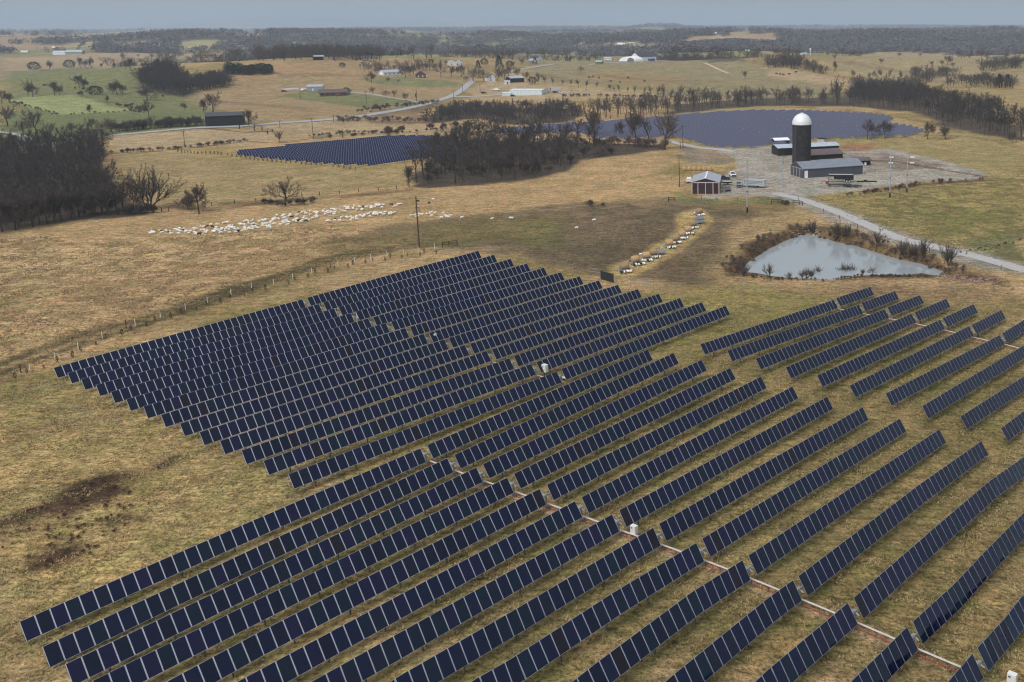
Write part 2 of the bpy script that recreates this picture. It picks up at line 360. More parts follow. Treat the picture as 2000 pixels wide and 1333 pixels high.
area([(1600,120),(1700,103),(1850,103),(2000,110),(2000,170),(1800,165),(1650,140)], np.array((.31, .245, .155)), 20)
area([(1870,180),(2000,175),(2000,240),(1930,220)], np.array((.34, .25, .13)), 12)
# array surrounds, farm pasture to the right
area([(1290,215),(1500,205),(1800,235),(2000,262),(2000,500),(1850,480),(1700,440),(1560,385),(1500,300),(1320,290)], np.array((.32, .25, .125)), 8)
area([(1500,212),(1600,211),(1800,235),(1860,262),(1790,262),(1700,235),(1560,222)], TAN * .9, 5, .8, .5)
area([(1600,385),(1700,375),(1900,360),(2000,330),(2000,505),(1850,480),(1700,440)], np.array((.28, .225, .095)), 10, 1., .4)
area([(1700,400),(1800,400),(2000,415),(2000,470),(1840,462),(1760,440)], GREEN * 1.3, 10, .6, .85)
area([(1880,470),(2000,455),(2000,520),(1900,495)], MEADOW * .9, 4)
# sheep paddock: trampled soil
area([(640,470),(760,440),(900,425),(1100,400),(1290,385),(1440,395),(1530,395),(1560,420),(1440,470),(1430,530),(1380,562),(1200,545),(1100,520),(960,495),(860,480)], DIRT, 5, 1., .25)
area([(640,475),(780,440),(960,425),(1080,425),(1060,470),(900,482),(760,490),(620,520)], np.array((.165, .135, .06)), 12, .95, .35)
area([(980,505),(1120,440),(1300,410),(1400,430),(1340,520),(1260,548),(1100,525)], MUD * 1.25, 14, .8, .3)
area([(1340,395),(1560,380),(1600,400),(1500,420),(1400,405)], OLIVE * .8, 6, .9, .4)
area([(1000,440),(1080,440),(1100,500),(1000,480)], np.array((.15, .14, .055)), 8, .7, .5)
area([(1420,430),(1560,410),(1660,430),(1900,500),(2000,530),(2000,575),(1850,555),(1400,570),(1400,520),(1440,470)], TAN * .92, 8, 1., .2)
area([(1425,540),(1415,520),(1440,495),(1480,470),(1560,440),(1640,445),(1760,485),(1900,530),(1960,550),(1870,548),(1840,540)], np.array((.10, .062, .038)), 4, .95, .25)
area([(1188,538),(1200,520),(1235,505),(1270,480),(1300,465),(1330,440),(1320,420),(1365,410),(1390,425),(1380,450),(1345,480),(1310,500),(1260,530),(1240,545),(1205,545)], HAY, 3.0, .95, .3)
area([(1220,548),(1400,560),(1600,560),(1850,552),(2000,585),(2000,600),(1500,580),(1260,566)], np.array((.24, .16, .095)), 6, .8, .4)
# near field
area([(950,500),(1200,560),(1500,575),(2000,598),(2000,700),(2000,1333),(1000,1333),(600,950),(560,700)], OLIVE * .98, 10, 1.)
area([(0,760),(100,740),(560,960),(830,1040),(700,1333),(0,1333)], np.array((.39, .285, .135)), 8, 1.)
area([(1100,600),(1480,560),(1640,590),(1400,700),(1250,700)], np.array((.27, .225, .09)), 6, .9, .3)
area([(1200,660),(1500,610),(1560,700),(1900,860),(2000,900),(2000,760),(1700,640)], np.array((.21, .18, .068)), 8, .7, .5)
area([(0,1120),(300,1100),(500,1020),(560,940),(440,900),(380,1000),(150,1120),(0,1200)], np.array((.28, .235, .11)), 6, .6, .5)
area([(500,860),(560,960),(640,1010),(700,960)], np.array((.34, .25, .15)), 4, .8, .3)
for c, r in (((200, 955), 50), ((75, 1015), 46), ((110, 1090), 40), ((240, 1015), 28), ((350, 985), 26), ((65, 835), 26), ((300, 960), 20), ((285, 1010), 24), ((330, 905), 18)):
    area([(c[0] + r * math.cos(t) * 1.7, c[1] + r * math.sin(t) * .55 - r * math.cos(t) * .45) for t in np.linspace(0, 6.28, 9)[:-1]], np.array((.082, .048, .030)), 2.5, 1., .75)
area([(0,760),(110,742),(180,790),(60,830),(0,800)], GREEN * 1.3, 5, .5, .6)
# field tracks and worn lines
for w_, off in ((3.4, 0), (2.8, 17)):
    strip([(0,712+off),(60,690+off),(150,658+off),(260,628+off*.8),(350,602+off*.6),(430,574+off*.5),(560,532+off*.5),(640,505+off*.4),(760,485+off*.4)], np.array((.115, .090, .045)), w_, 1., 0.)
strip([(0,745),(120,705),(300,640),(420,600),(560,553),(700,515),(850,490)], BROWN * 1.5, 1.6, .55, .6)
strip([(100,760),(420,620),(640,540),(900,485)], STRAW, 1.2, .3, .4)
strip([(330,400),(400,410),(480,402),(560,392),(700,382),(800,372)], BROWN * 1.2, 5, .8, .45)
strip([(440,398),(500,396),(600,390)], BROWN * .8, 4, .8, .3)
strip([(216,300),(300,296),(340,292),(400,286),(480,277),(540,280),(600,273),(640,268)], BROWN, 2.4, .85, .3)
strip([(395,250),(470,258),(560,258)], WOODF, 2.5, .8)
strip([(600,270),(700,262),(760,262),(860,255),(950,250)], BROWN, 2.4, .7, .4)
strip([(660,235),(760,238),(860,240),(900,242)], BROWN, 4, .7, .4)
area([(690,226),(760,212),(850,200),(870,205),(830,222),(720,236)], np.array((.16, .11, .075)), 6, .9, .4)
area([(720,240),(840,222),(870,240),(780,244)], np.array((.15, .095, .07)), 5, .9, .4)
strip([(1010,395),(1060,412),(1110,405),(1200,395),(1290,388)], STRAW, 2.2, .5, .3)
strip([(1180,390),(1240,392),(1330,410),(1400,420)], STRAW * .6, 1.4, .5, .2)
strip([(1060,435),(1130,432),(1200,440),(1300,420)], STRAW * .55, 1.4, .5, .5)
strip([(1640,318),(1700,322),(1760,312),(1800,318),(1850,330)], np.array((.10, .05, .035)), 3, .9, .4)
# greener, longer grass under the panels, some of their shade painted into its colour
for blk_, row_, side_, n_, pl_ in TRK: Z.append(('w', [np.array(q)[:2] + np.array((math.sin(AZ), -math.cos(AZ))) * .2 for q in pl_], np.array((.125, .12, .045)), 1.6, .55, .35))
for cr in ([(1480,122),(1540,130),(1600,142),(1650,152),(1700,160),(1770,164),(1850,160)], [(1120,145),(1200,150),(1280,158),(1400,160)], [(1010,142),(1080,150),(1120,160)], [(1640,120),(1700,130),(1760,140),(1840,150)], [(1860,150),(1930,146),(2000,140)], [(560,150),(640,146),(720,150)], [(440,200),(520,206),(600,215)]):
    strip(cr, BROWN * 1.5, 12, .6, .5)
for _b in ('U', 'B', 'R'):
    _h = {}
    for blk_, row_, side_, n_, pl_ in TRK:
        if blk_ == _b: _h.setdefault(row_, {})[side_] = np.array(pl_[-1] if side_ == 'L' else pl_[0])[:2]
    Z.append(('w', [(v['L'] + v['R']) / 2 for k, v in sorted(_h.items())], np.array((.40, .29, .18)), 1.7, .8, .3))
# farmyard
YARD = [(1350,284),(1420,290),(1480,286),(1540,286),(1560,300),(1640,296),(1660,289),(1740,292),(1860,318),(1932,342),(1905,352),(1780,356),(1700,370),(1620,378),(1570,384),(1520,386),(1470,381),(1400,388),(1366,389),(1362,384),(1408,376),(1412,345),(1440,325),(1430,306),(1400,296),(1350,289)]
area(YARD, GRAVEL, 2.2, 1., .12)
area([(1650,282),(1720,280),(1700,296),(1640,296)], np.array((.30, .15, .09)), 3, .9, .3)
area([(1640,300),(1730,300),(1860,325),(1700,335),(1690,318)], np.array((.24, .185, .16)), 3, .9, .6)
strip([(1660,312),(1750,316),(1830,330),(1920,345)], np.array((.12, .06, .045)), 3, .9, .3)
strip([(1690,375),(1760,366),(1830,358),(1930,352)], np.array((.115, .06, .042)), 3.5, .95, .3)
area([(1338,290),(1400,297),(1436,312),(1420,322),(1350,322),(1332,305)], np.array((.27, .215, .19)), 3, .95, .4)
area([(1330,318),(1400,320),(1435,326),(1400,338),(1330,336)], HAY * .8, 2, .8, .5)
area([(1320,375),(1345,385),(1400,392),(1500,386),(1560,388),(1520,398),(1400,400),(1320,395)], MEADOW * .95, 3, .9, .3)
strip([(1560,388),(1620,414),(1700,445),(1780,472),(1850,490),(1930,508),(2010,530)], GRAVEL * .9, 8.5, .95, .1)
strip([(1500,212),(1560,211),(1640,214),(1700,222),(1800,237),(1870,258)], BROWN * 1.6, 4, .7, .5)
strip([(1780,262),(1900,268),(2000,290)], BROWN * 1.6, 5, .6, .5)
# under the woods
WOOD_L = [(-60,470),(0,456),(70,446),(150,432),(230,424),(290,420),(225,360),(205,335),(215,300),(190,290),(60,300),(-60,305)]
WOOD_M = [(800,367),(860,366),(950,360),(1045,350),(1105,334),(1140,314),(1240,300),(1300,292),(1290,283),(1180,280),(1000,276),(900,272),(868,290),(830,320)]
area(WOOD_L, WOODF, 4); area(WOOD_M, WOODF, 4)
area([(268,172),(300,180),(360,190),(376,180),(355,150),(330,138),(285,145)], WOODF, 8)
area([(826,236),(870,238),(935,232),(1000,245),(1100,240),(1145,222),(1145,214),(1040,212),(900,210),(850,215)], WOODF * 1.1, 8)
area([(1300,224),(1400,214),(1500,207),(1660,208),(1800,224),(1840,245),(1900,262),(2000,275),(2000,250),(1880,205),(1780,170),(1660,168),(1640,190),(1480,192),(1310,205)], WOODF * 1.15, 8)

def base_colour(x, y, d):
    n = fbm(x / 22., y / 22., 31, 4)[:, None]; n2 = fbm(x / 90., y / 70., 37, 3)[:, None]
    c = TAN * .95 * (1 - smooth(.42, .62, n)) + np.array((.27, .205, .09)) * smooth(.42, .62, n)
    # far country: a patchwork of fields and woods
    far = smooth(900, 1500, d)[:, None]
    f = fbm(x / 520. + 2., y / 380., 51, 3); g = fbm(x / 300., y / 260. + 4, 57, 3)
    fc = np.where((f < .47)[:, None], np.array((.27, .20, .12)), np.array((.22, .20, .10)))
    fc = np.where((f > .58)[:, None], np.array((.33, .23, .16)), fc)
    c = c * (1 - far) + fc * far
    return c
WOODLINE = [(-150,106),(0,105),(60,103),(200,104),(300,105),(450,99),(500,116),(600,118),(690,116),(850,110),(1000,106),(1140,112),(1200,108),(1290,114),(1400,118),(1480,114),(1500,108),(1600,104),(1720,101),(1860,100),(1940,103),(2010,107),(2150,108),(2150,51.2),(-150,51.2)]
FIELDS = [([(-20,70),(50,66),(110,70),(60,78),(-20,84)], (.31,.205,.15)), ([(90,76),(150,67),(220,63),(300,64),(340,70),(280,73),(200,74),(120,80)], (.33,.225,.165)), ([(300,61),(360,60),(420,66),(340,66)], (.33,.23,.165)), ([(390,65),(470,61),(550,66),(500,73),(410,71)], (.32,.225,.16)), ([(135,84),(180,82),(222,88),(215,97),(160,95)], (.33,.29,.17)),
    ([(222,81),(320,78),(390,80),(452,91),(425,98),(350,100),(320,92),(240,88)], (.32,.29,.165)), ([(70,109),(200,104),(300,105),(450,100),(520,98),(470,112),(350,114),(180,117),(60,119)], (.37,.27,.19)), ([(540,80),(570,78),(620,84),(620,92),(560,96),(500,98),(530,90)], (.28,.28,.15)),
    ([(650,62),(780,60),(850,62),(780,66),(660,65)], (.33,.27,.19)), ([(785,78),(860,80),(975,90),(970,98),(870,93),(800,86)], (.26,.26,.14)), ([(700,107),(860,103),(940,105),(860,112),(720,113)], (.25,.25,.13)), ([(875,68),(900,70),(935,78),(900,79)], (.36,.27,.19)),
    ([(1085,98),(1120,84),(1180,88),(1260,92),(1300,90),(1250,99),(1180,101),(1100,100)], (.30,.26,.15)), ([(1348,78),(1370,71),(1420,73),(1445,77),(1400,82),(1380,87),(1350,84)], (.38,.29,.19)), ([(1310,62),(1350,60),(1340,70),(1310,70)], (.32,.25,.17)), ([(1400,65),(1440,60),(1480,62),(1470,72),(1420,70)], (.32,.25,.17)),
    ([(1000,104),(1100,103),(1180,108),(1170,113),(1060,119),(1000,112)], (.26,.25,.13)), ([(1500,57),(1570,62),(1520,67)], (.32,.25,.17)), ([(1845,83),(1870,82),(1885,88),(1850,90)], (.32,.28,.17)), ([(960,76),(1010,75),(1040,80),(990,83)], (.28,.26,.15)), ([(640,88),(700,86),(720,92),(660,94)], (.28,.27,.15))]
_WL = np.array([G(*p)[:2] for p in WOODLINE]); _FW = [(np.array([G(*p)[:2] for p in f]), c) for f, c in FIELDS]
def woodmask(x, y):
    d = np.hypot(x, y); j = (fbm(x / 90., y / 90., 61, 4) - .5) * 260
    w = poly_w(_WL, x + j * .5, y + j * .8, 20.)
    for W, c in _FW: w = w * (1 - poly_w(W, x + j, y + j, 30.))
    return w * (1 - smooth(.56, .59, fbm(x / 300., y / 210., 67, 3)))
def build_ground():
    az = np.radians(np.concatenate([np.arange(-64, -42, .6), np.arange(-42, 21, .14), np.arange(21, 46, .6)]))
    rr = [14.]
    while rr[-1] < 26500: rr.append(rr[-1] * (1.0085 if rr[-1] < 900 else 1.011))
    rr = np.array(rr)
    RR, AA = np.meshgrid(rr, az, indexing='ij')
    X = (RR * np.sin(AA)).ravel(); Y = (RR * np.cos(AA)).ravel(); ZZ = H(X, Y)
    d = np.hypot(X, Y)
    c = base_colour(X, Y, d)
    wn = (fbm(X / 14., Y / 14., 71, 3) - .5); pn = fbm(X / 7.5, Y / 11., 77, 4); pn2 = fbm(X / 2.6, Y / 3.4, 79, 3)
    for kind, pts, colr, soft, k, patch in Z:
        W = np.array(pts) if kind == 'w' else np.array([G(*p)[:2] for p in pts]); m = soft + 8
        sel = np.where((X > W[:, 0].min() - m) & (X < W[:, 0].max() + m) & (Y > W[:, 1].min() - m) & (Y < W[:, 1].max() + m))[0]
        if not len(sel): continue
        xs, ys = X[sel], Y[sel]
        if kind == 'a':
            sd = seg_dist(W, xs, ys) * np.where(inside(W, xs, ys), 1, -1) + wn[sel] * soft * 1.6
            w = smooth(-soft / 2, soft / 2, sd)
        else:
            sd = seg_dist(W, xs, ys, closed=False); w = 1 - smooth(soft * .35, soft * .9, sd + wn[sel] * soft * .8)
        if patch: 
            q = pn[sel] * .65 + pn2[sel] * .35
            w = w * (1 - patch + patch * smooth(.40, .60, q) * 1.15).clip(0, 1)
        w = (w * k)[:, None]; c[sel] = c[sel] * (1 - w) + np.array(colr) * w
    j = (fbm(X / 90., Y / 90., 61, 4) - .5) * 260
    for W, cc in _FW: w = poly_w(W, X + j, Y + j, 30.)[:, None]; c = c * (1 - w) + np.array(cc) * w
    wm = woodmask(X, Y)[:, None]; c = c * (1 - wm) + np.array((.115, .098, .092)) * wm
    # soil tone variation
    c *= (1 + .20 * (fbm(X / 35., Y / 35., 83, 3) - .5))[:, None]
    nr, na = RR.shape
    I = np.arange(nr * na).reshape(nr, na)
    Fq = np.stack([I[:-1, :-1], I[:-1, 1:], I[1:, 1:], I[1:, :-1]], -1).reshape(-1, 4)
    me = fastmesh('ground', np.stack([X, Y, ZZ], 1), Fq[:, ::-1], ground_mat())
    a = me.color_attributes.new('soil', 'FLOAT_COLOR', 'POINT')
    a.data.foreach_set('color', np.concatenate([c, np.ones((len(c), 1))], 1).astype(np.float32).ravel())
    me.polygons.foreach_set('use_smooth', np.ones(len(Fq), bool))
    o = obj('ground', me); tag(o, kind='structure'); return o
def ground_mat():
    m = bpy.data.materials.new('grassland'); m.use_nodes = True; N = m.node_tree.nodes; L = m.node_tree.links; b = N['Principled BSDF']
    b.inputs['Roughness'].default_value = .95; b.inputs['Specular IOR Level'].default_value = .12
    at = N.new('ShaderNodeAttribute'); at.attribute_name = 'soil'
    tc = N.new('ShaderNodeTexCoord')
    def noise(scale, det, rough=.55, vec=None):
        n = N.new('ShaderNodeTexNoise'); n.inputs['Scale'].default_value = scale; n.inputs['Detail'].default_value = det; n.inputs['Roughness'].default_value = rough
        L.new(vec or tc.outputs['Object'], n.inputs['Vector']); return n.outputs['Fac']
    def ramp(src, stops):
        r = N.new('ShaderNodeValToRGB'); e = r.color_ramp.elements
        while len(e) < len(stops): e.new(.5)
        for k, (p, c) in enumerate(stops): e[k].position = p; e[k].color = (*c, 1)
        L.new(src, r.inputs['Fac']); return r.outputs['Color']
    def mul(a, b_):
        x = N.new('ShaderNodeMix'); x.data_type = 'RGBA'; x.blend_type = 'MULTIPLY'; x.inputs['Factor'].default_value = 1; L.new(a, x.inputs['A']); L.new(b_, x.inputs['B']); return x.outputs['Result']
    big = ramp(noise(.11, 4), [(.38, (.86, .87, .82)), (.5, (1, 1, 1)), (.62, (1.16, 1.12, 1.08))])
    mid = ramp(noise(.75, 4, .6), [(.36, (.66, .68, .60)), (.46, (.94, .95, .92)), (.54, (1.04, 1.03, 1.02)), (.66, (1.30, 1.27, 1.22))])
    fine = ramp(noise(2.3, 3, .65), [(.36, (.48, .47, .43)), (.44, (.87, .87, .84)), (.54, (1.05, 1.05, 1.04)), (.64, (1.34, 1.31, 1.26))])
    hue = ramp(noise(.33, 5, .6), [(.36, (.93, 1.03, .86)), (.5, (1, 1, 1)), (.64, (1.05, .975, .95))])
    mpv = N.new('ShaderNodeMapping'); mpv.inputs['Rotation'].default_value = (0, 0, .55); mpv.inputs['Scale'].default_value = (.22, 1.1, 1); L.new(tc.outputs['Object'], mpv.inputs['Vector'])
    streak = ramp(noise(1.0, 5, .65, mpv.outputs[0]), [(.36, (.66, .66, .60)), (.48, (.97, .97, .96)), (.56, (1.05, 1.04, 1.03)), (.66, (1.30, 1.24, 1.20))])
    c = mul(mul(mul(mul(mul(at.outputs['Color'], big), mid), fine), hue), streak)
    L.new(c, b.inputs['Base Color'])
    mp = N.new('ShaderNodeMath'); mp.operation = 'MULTIPLY_ADD'; L.new(noise(.9, 3, .6), mp.inputs[0]); mp.inputs[1].default_value = 1.4; L.new(noise(2.6, 4, .65), mp.inputs[2])
    bp = N.new('ShaderNodeBump'); bp.inputs['Strength'].default_value = 1.; bp.inputs['Distance'].default_value = .55
    L.new(mp.outputs[0], bp.inputs['Height']); L.new(bp.outputs['Normal'], b.inputs['Normal'])
    return m
build_ground()

# ---------------------------------------------------------------- sky, sun, haze
SUN_EL, SUN_AZ = 50., 215.      # azimuth measured clockwise from +Y
w = bpy.data.worlds.new('World'); SC.world = w; w.use_nodes = True; N = w.node_tree.nodes; L = w.node_tree.links
bg = N['Background']; sk = N.new('ShaderNodeTexSky'); sk.sky_type = 'NISHITA'; sk.sun_disc = False; sk.sun_elevation = R(SUN_EL); sk.sun_rotation = R(SUN_AZ)
sk.air_density = 1.5; sk.dust_density = 4.; sk.ozone_density = 1.5
tc = N.new('ShaderNodeTexCoord'); sp = N.new('ShaderNodeSeparateXYZ'); L.new(tc.outputs['Generated'], sp.inputs[0])
# a closed cloud deck: dim and blue-grey low down, brighter overhead
cr = N.new('ShaderNodeValToRGB'); e = cr.color_ramp.elements
while len(e) < 6: e.new(.5)
for k, (p, c) in enumerate([(0., (1.5, 1.55, 1.6)), (.47, (1.5, 1.6, 1.7)), (.503, SKY0), (.53, SKY1), (.64, SKY2), (1., SKY3)]): e[k].position = p; e[k].color = (*c, 1)
mz = N.new('ShaderNodeMath'); mz.operation = 'MULTIPLY_ADD'; mz.inputs[1].default_value = .5; mz.inputs[2].default_value = .5; L.new(sp.outputs['Z'], mz.inputs[0]); L.new(mz.outputs[0], cr.inputs['Fac'])
mpn = N.new('ShaderNodeMapping'); mpn.inputs['Scale'].default_value = (1.3, 1.3, 7.); L.new(tc.outputs['Generated'], mpn.inputs['Vector'])
cn = N.new('ShaderNodeTexNoise'); cn.inputs['Scale'].default_value = 2.2; cn.inputs['Detail'].default_value = 5; L.new(mpn.outputs[0], cn.inputs['Vector'])
cm = N.new('ShaderNodeMapRange'); cm.inputs['From Min'].default_value = .3; cm.inputs['From Max'].default_value = .7; cm.inputs['To Min'].default_value = .90; cm.inputs['To Max'].default_value = 1.10; L.new(cn.outputs['Fac'], cm.inputs['Value'])
vm = N.new('ShaderNodeVectorMath'); vm.operation = 'SCALE'; L.new(cr.outputs['Color'], vm.inputs[0]); L.new(cm.outputs[0], vm.inputs['Scale'])
# broad glow added to the unseen sky behind the camera, to light the ground
dp = N.new('ShaderNodeVectorMath'); dp.operation = 'DOT_PRODUCT'; L.new(tc.outputs['Generated'], dp.inputs[0])
dp.inputs[1].default_value = (math.sin(R(SUN_AZ)) * math.cos(R(SUN_EL)), math.cos(R(SUN_AZ)) * math.cos(R(SUN_EL)), math.sin(R(SUN_EL)))
mxx = N.new('ShaderNodeMath'); mxx.operation = 'MAXIMUM'; mxx.inputs[1].default_value = 0; L.new(dp.outputs['Value'], mxx.inputs[0])
pw = N.new('ShaderNodeMath'); pw.operation = 'POWER'; pw.inputs[1].default_value = 4; L.new(mxx.outputs[0], pw.inputs[0])
gl_ = N.new('ShaderNodeVectorMath'); gl_.operation = 'SCALE'; gl_.inputs[0].default_value = GLOW; L.new(pw.outputs[0], gl_.inputs['Scale'])
ad = N.new('ShaderNodeVectorMath'); ad.operation = 'ADD'; L.new(vm.outputs[0], ad.inputs[0]); L.new(gl_.outputs[0], ad.inputs[1])
mx = N.new('ShaderNodeMix'); mx.data_type = 'RGBA'; mx.inputs['Factor'].default_value = .94; L.new(sk.outputs['Color'], mx.inputs['A']); L.new(ad.outputs[0], mx.inputs['B'])
L.new(mx.outputs['Result'], bg.inputs['Color']); bg.inputs['Strength'].default_value = .1
sl = bpy.data.lights.new('sun', 'SUN'); sl.energy = SUN_E; sl.angle = R(30); sl.color = (1., .97, .93); so = bpy.data.objects.new('sun', sl); COL.objects.link(so)
sv = Vector((math.sin(R(SUN_AZ)) * math.cos(R(SUN_EL)), math.cos(R(SUN_AZ)) * math.cos(R(SUN_EL)), math.sin(R(SUN_EL)))); so.rotation_euler = sv.to_track_quat('Z', 'Y').to_euler()
SC.view_settings.view_transform = 'Standard'; SC.view_settings.look = 'None'; SC.view_settings.exposure = EXPO; SC.view_settings.gamma = 1
if HAZE:
    hb = MB(); hb.box((-2000, 12500, (HZT - 90) / 2), (36000, 27400, HZT + 90)); hm = bpy.data.materials.new('haze'); hm.use_nodes = True; N = hm.node_tree.nodes; L = hm.node_tree.links
    N.remove(N['Principled BSDF']); pv = N.new('ShaderNodeVolumePrincipled'); pv.inputs['Color'].default_value = (*HAZEC, 1); pv.inputs['Density'].default_value = HAZE; pv.inputs['Anisotropy'].default_value = .0
    L.new(pv.outputs[0], N['Material Output'].inputs['Volume']); ho = hb.build('haze', hm); tag(ho, 'thin blue winter haze over the far country', 'haze', kind='stuff')
SC.cycles.use_denoising = DENO; SC.cycles.filter_width = 1.15
SC.cycles.max_bounces = 5; SC.cycles.diffuse_bounces = 2; SC.cycles.glossy_bounces = 3; SC.cycles.volume_bounces = 1; SC.cycles.transparent_max_bounces = 4
SC.cycles.sample_clamp_indirect = 4

# ---------------------------------------------------------------- solar trackers
EV = np.array([math.cos(AZ), math.sin(AZ), 0]); QV = np.array([math.sin(AZ), -math.cos(AZ), 0])
CH, TL = 2.004, R(TILT)
NRM = Vector(QV) * math.sin(TL) + Vector((0, 0, 1)) * math.cos(TL)
def glass(name, col):
    m = bpy.data.materials.new(name); m.use_nodes = True; b = m.node_tree.nodes['Principled BSDF']
    b.inputs['Base Color'].default_value = (*col, 1); b.inputs['Roughness'].default_value = .05; b.inputs['IOR'].default_value = PIOR; return m
GL = [glass('module_glass_navy', (.0018, .0048, .0265)), glass('module_glass_ink', (.0014, .0036, .0190)), glass('module_glass_violet', (.0050, .0040, .0310)), glass('module_glass_teal', (.0014, .0080, .0220)), glass('module_glass_umber', (.0070, .0040, .0110)), glass('module_glass_slate', (.0032, .0064, .0205))]
FRAME = mat('module_frame', (.80, .80, .90), .34, 1., .4); BACK = mat('module_back', (.018, .018, .022), .6); STEEL = mat('galvanised_steel', (.30, .31, .32), .5, .6, var=.15, scale=2)
DSTEEL = mat('weathered_post', (.12, .125, .13), .6, .4, var=.2, scale=2)
MODS = []
for g in GL:
    b = MB(); wd = 1.215; L_ = CH
    b.mat(1).box((0, 0, -.022), (wd, L_, .036)); b.mat(0).box((0, 0, .002), (wd - .088, L_ - .04, .016)); b.mat(2).box((0, 0, -.045), (wd - .2, L_ - .1, .012))
    MODS.append(b.mesh('solar_module', [g, FRAME, BACK]))
ORD = ['first', 'second', 'third', 'fourth', 'fifth', 'sixth', 'seventh', 'eighth', 'ninth', 'tenth', 'eleventh', 'twelfth', 'thirteenth', 'fourteenth']
BLN = {'U': ('upper left block, counted from the sapling fence', 'trackers of the upper left block'), 'B': ('large front block, counted from its upper left edge', 'trackers of the large front block'), 'R': ('right hand block below the pond, counted from the pond', 'trackers of the block below the pond')}
halves = {}
for blk, row, side, n, pl in TRK: halves.setdefault((blk, row), {})[side] = (n, np.array(pl))
def along(pl, s):
    L_ = np.concatenate([[0], np.cumsum(np.linalg.norm(np.diff(pl, axis=0), axis=1))]); s = s * L_[-1]
    return np.array([np.interp(s, L_, pl[:, k]) for k in range(3)]), L_[-1]
nr2 = random.Random(3)
SKIN = None
for (blk, row), hv in halves.items():
    mid = (hv['L'][1][-1] + hv['R'][1][0]) / 2
    gz = float(H(mid[0], mid[1])); org = Vector((mid[0], mid[1], gz))
    t = thing('solar_tracker', ORD[row] + ' solar tracker row of the ' + BLN[blk][0], 'solar tracker', org, group=BLN[blk][1])
    tube = MB(); tone = nr2.uniform(-1.2, 1.2)
    for side, (n, pl) in hv.items():
        for k in range(len(pl) - 1): tube.tube(Vector(pl[k]) - org - NRM * .12, Vector(pl[k + 1]) - org - NRM * .12, .065, n=6)
        for k in range(n):
            c, Lh = along(pl, (k + .5) / n); c0, _ = along(pl, k / n); c1, _ = along(pl, (k + 1) / n); dx = Vector(c1 - c0).normalized()
            nz = (NRM - dx * NRM.dot(dx)).normalized(); dy = nz.cross(dx)
            r = nr2.random(); gi = 0 if r < .40 else 1 if r < .62 else 2 if r < .74 else 3 if r < .88 else 5 if r < .975 else 4
            o = bpy.data.objects.new('solar_module', MODS[gi]); COL.objects.link(o); o.parent = t
            M4 = Matrix((dx, dy, nz)).transposed().to_4x4(); M4.translation = Vector(c) - org + nz * .03; 
            wob = Matrix.Rotation(R(nr2.gauss(0, .7) + tone), 4, 'X'); M4 = M4 @ wob @ Matrix.Diagonal((Lh / n / 1.24, 1, 1, 1)); o.matrix_local = M4
        np_ = 8 if n > 20 else 4
        for k in range(np_):
            s = (k + .45) / np_ if side == 'R' else (k + .55) / np_
            c, _ = along(pl, s); g = float(H(c[0], c[1]))
            pb = MB(); pb.box((c[0] - org.x, c[1] - org.y, (c[2] - .1 + g - .4) / 2 - org.z), (.10, .16, c[2] - .1 - g + .4), rz=AZ)
            pb.build('post', DSTEEL, t)
    a = Vector(hv['L'][1][-1]) - org - NRM * .12; b_ = Vector(hv['R'][1][0]) - org - NRM * .12; tube.tube(a, b_, .065, n=8)
    tube.build('torque_tube', STEEL, t)
    c = (a + b_) / 2; g = MB(); rz = AZ
    g.box((c.x, c.y, c.z - .05), (.26, .34, .42), rz=rz); g.tube(c - Vector(QV) * .05, c + Vector(QV) * .5 + Vector((0, 0, -.25)), .07)
    g.build('slew_drive', STEEL, t)
    g = MB(); g.box((c.x, c.y, (c.z - .3 - .3) / 2), (.16, .16, c.z - .3 + .3), rz=rz); g.box((c.x, c.y, .25), (.1, .5, .3), rz=rz); g.build('drive_post', STEEL, t)
    g = MB(); p = c - Vector(EV) * .42 - Vector(QV) * .15 + Vector((0, 0, .22)); M3 = Matrix((Vector(EV), -(Vector(QV) * math.cos(TL) - Vector((0, 0, 1)) * math.sin(TL)), NRM)).transposed()
    pts = [Vector((-.34, .85, 0)), Vector((-.34, -.35, 0)), Vector((.42, -.35, 0))]
    vs = [M3 @ q + p for q in pts] + [M3 @ (q - Vector((0, 0, .03))) + p for q in pts]; g.add(vs, [(0, 1, 2), (5, 4, 3), (0, 3, 4, 1), (1, 4, 5, 2), (2, 5, 3, 0)]); g.build('shield_plate', mat('shield_plate', (.45, .50, .53), .5, .2), t)
# ---------------------------------------------------------------- water, roads
def sheet(name, pts, z, m, kind='structure'):
    b = MB(); b.add([(p[0], p[1], z) for p in pts], [tuple(range(len(pts)))]); o = b.build(name, m); tag(o, kind=kind); return o
wm = bpy.data.materials.new('pond_water'); wm.use_nodes = True; b = wm.node_tree.nodes['Principled BSDF']
b.inputs['Base Color'].default_value = (.27, .295, .305, 1); b.inputs['Roughness'].default_value = .06; b.inputs['IOR'].default_value = 1.6
_n = wm.node_tree.nodes.new('ShaderNodeTexNoise'); _n.inputs['Scale'].default_value = .9; _n.inputs['Detail'].default_value = 4
_t = wm.node_tree.nodes.new('ShaderNodeTexCoord'); wm.node_tree.links.new(_t.outputs['Object'], _n.inputs['Vector'])
_b = wm.node_tree.nodes.new('ShaderNodeBump'); _b.inputs['Strength'].default_value = .12; _b.inputs['Distance'].default_value = .05
wm.node_tree.links.new(_n.outputs['Fac'], _b.inputs['Height']); wm.node_tree.links.new(_b.outputs['Normal'], b.inputs['Normal'])
_c = np.array(POND).mean(0)
sheet('pond_water', [(p[0] + (p[0] - _c[0]) * .06, p[1] + (p[1] - _c[1]) * .06) for p in POND], POND_Z, wm)

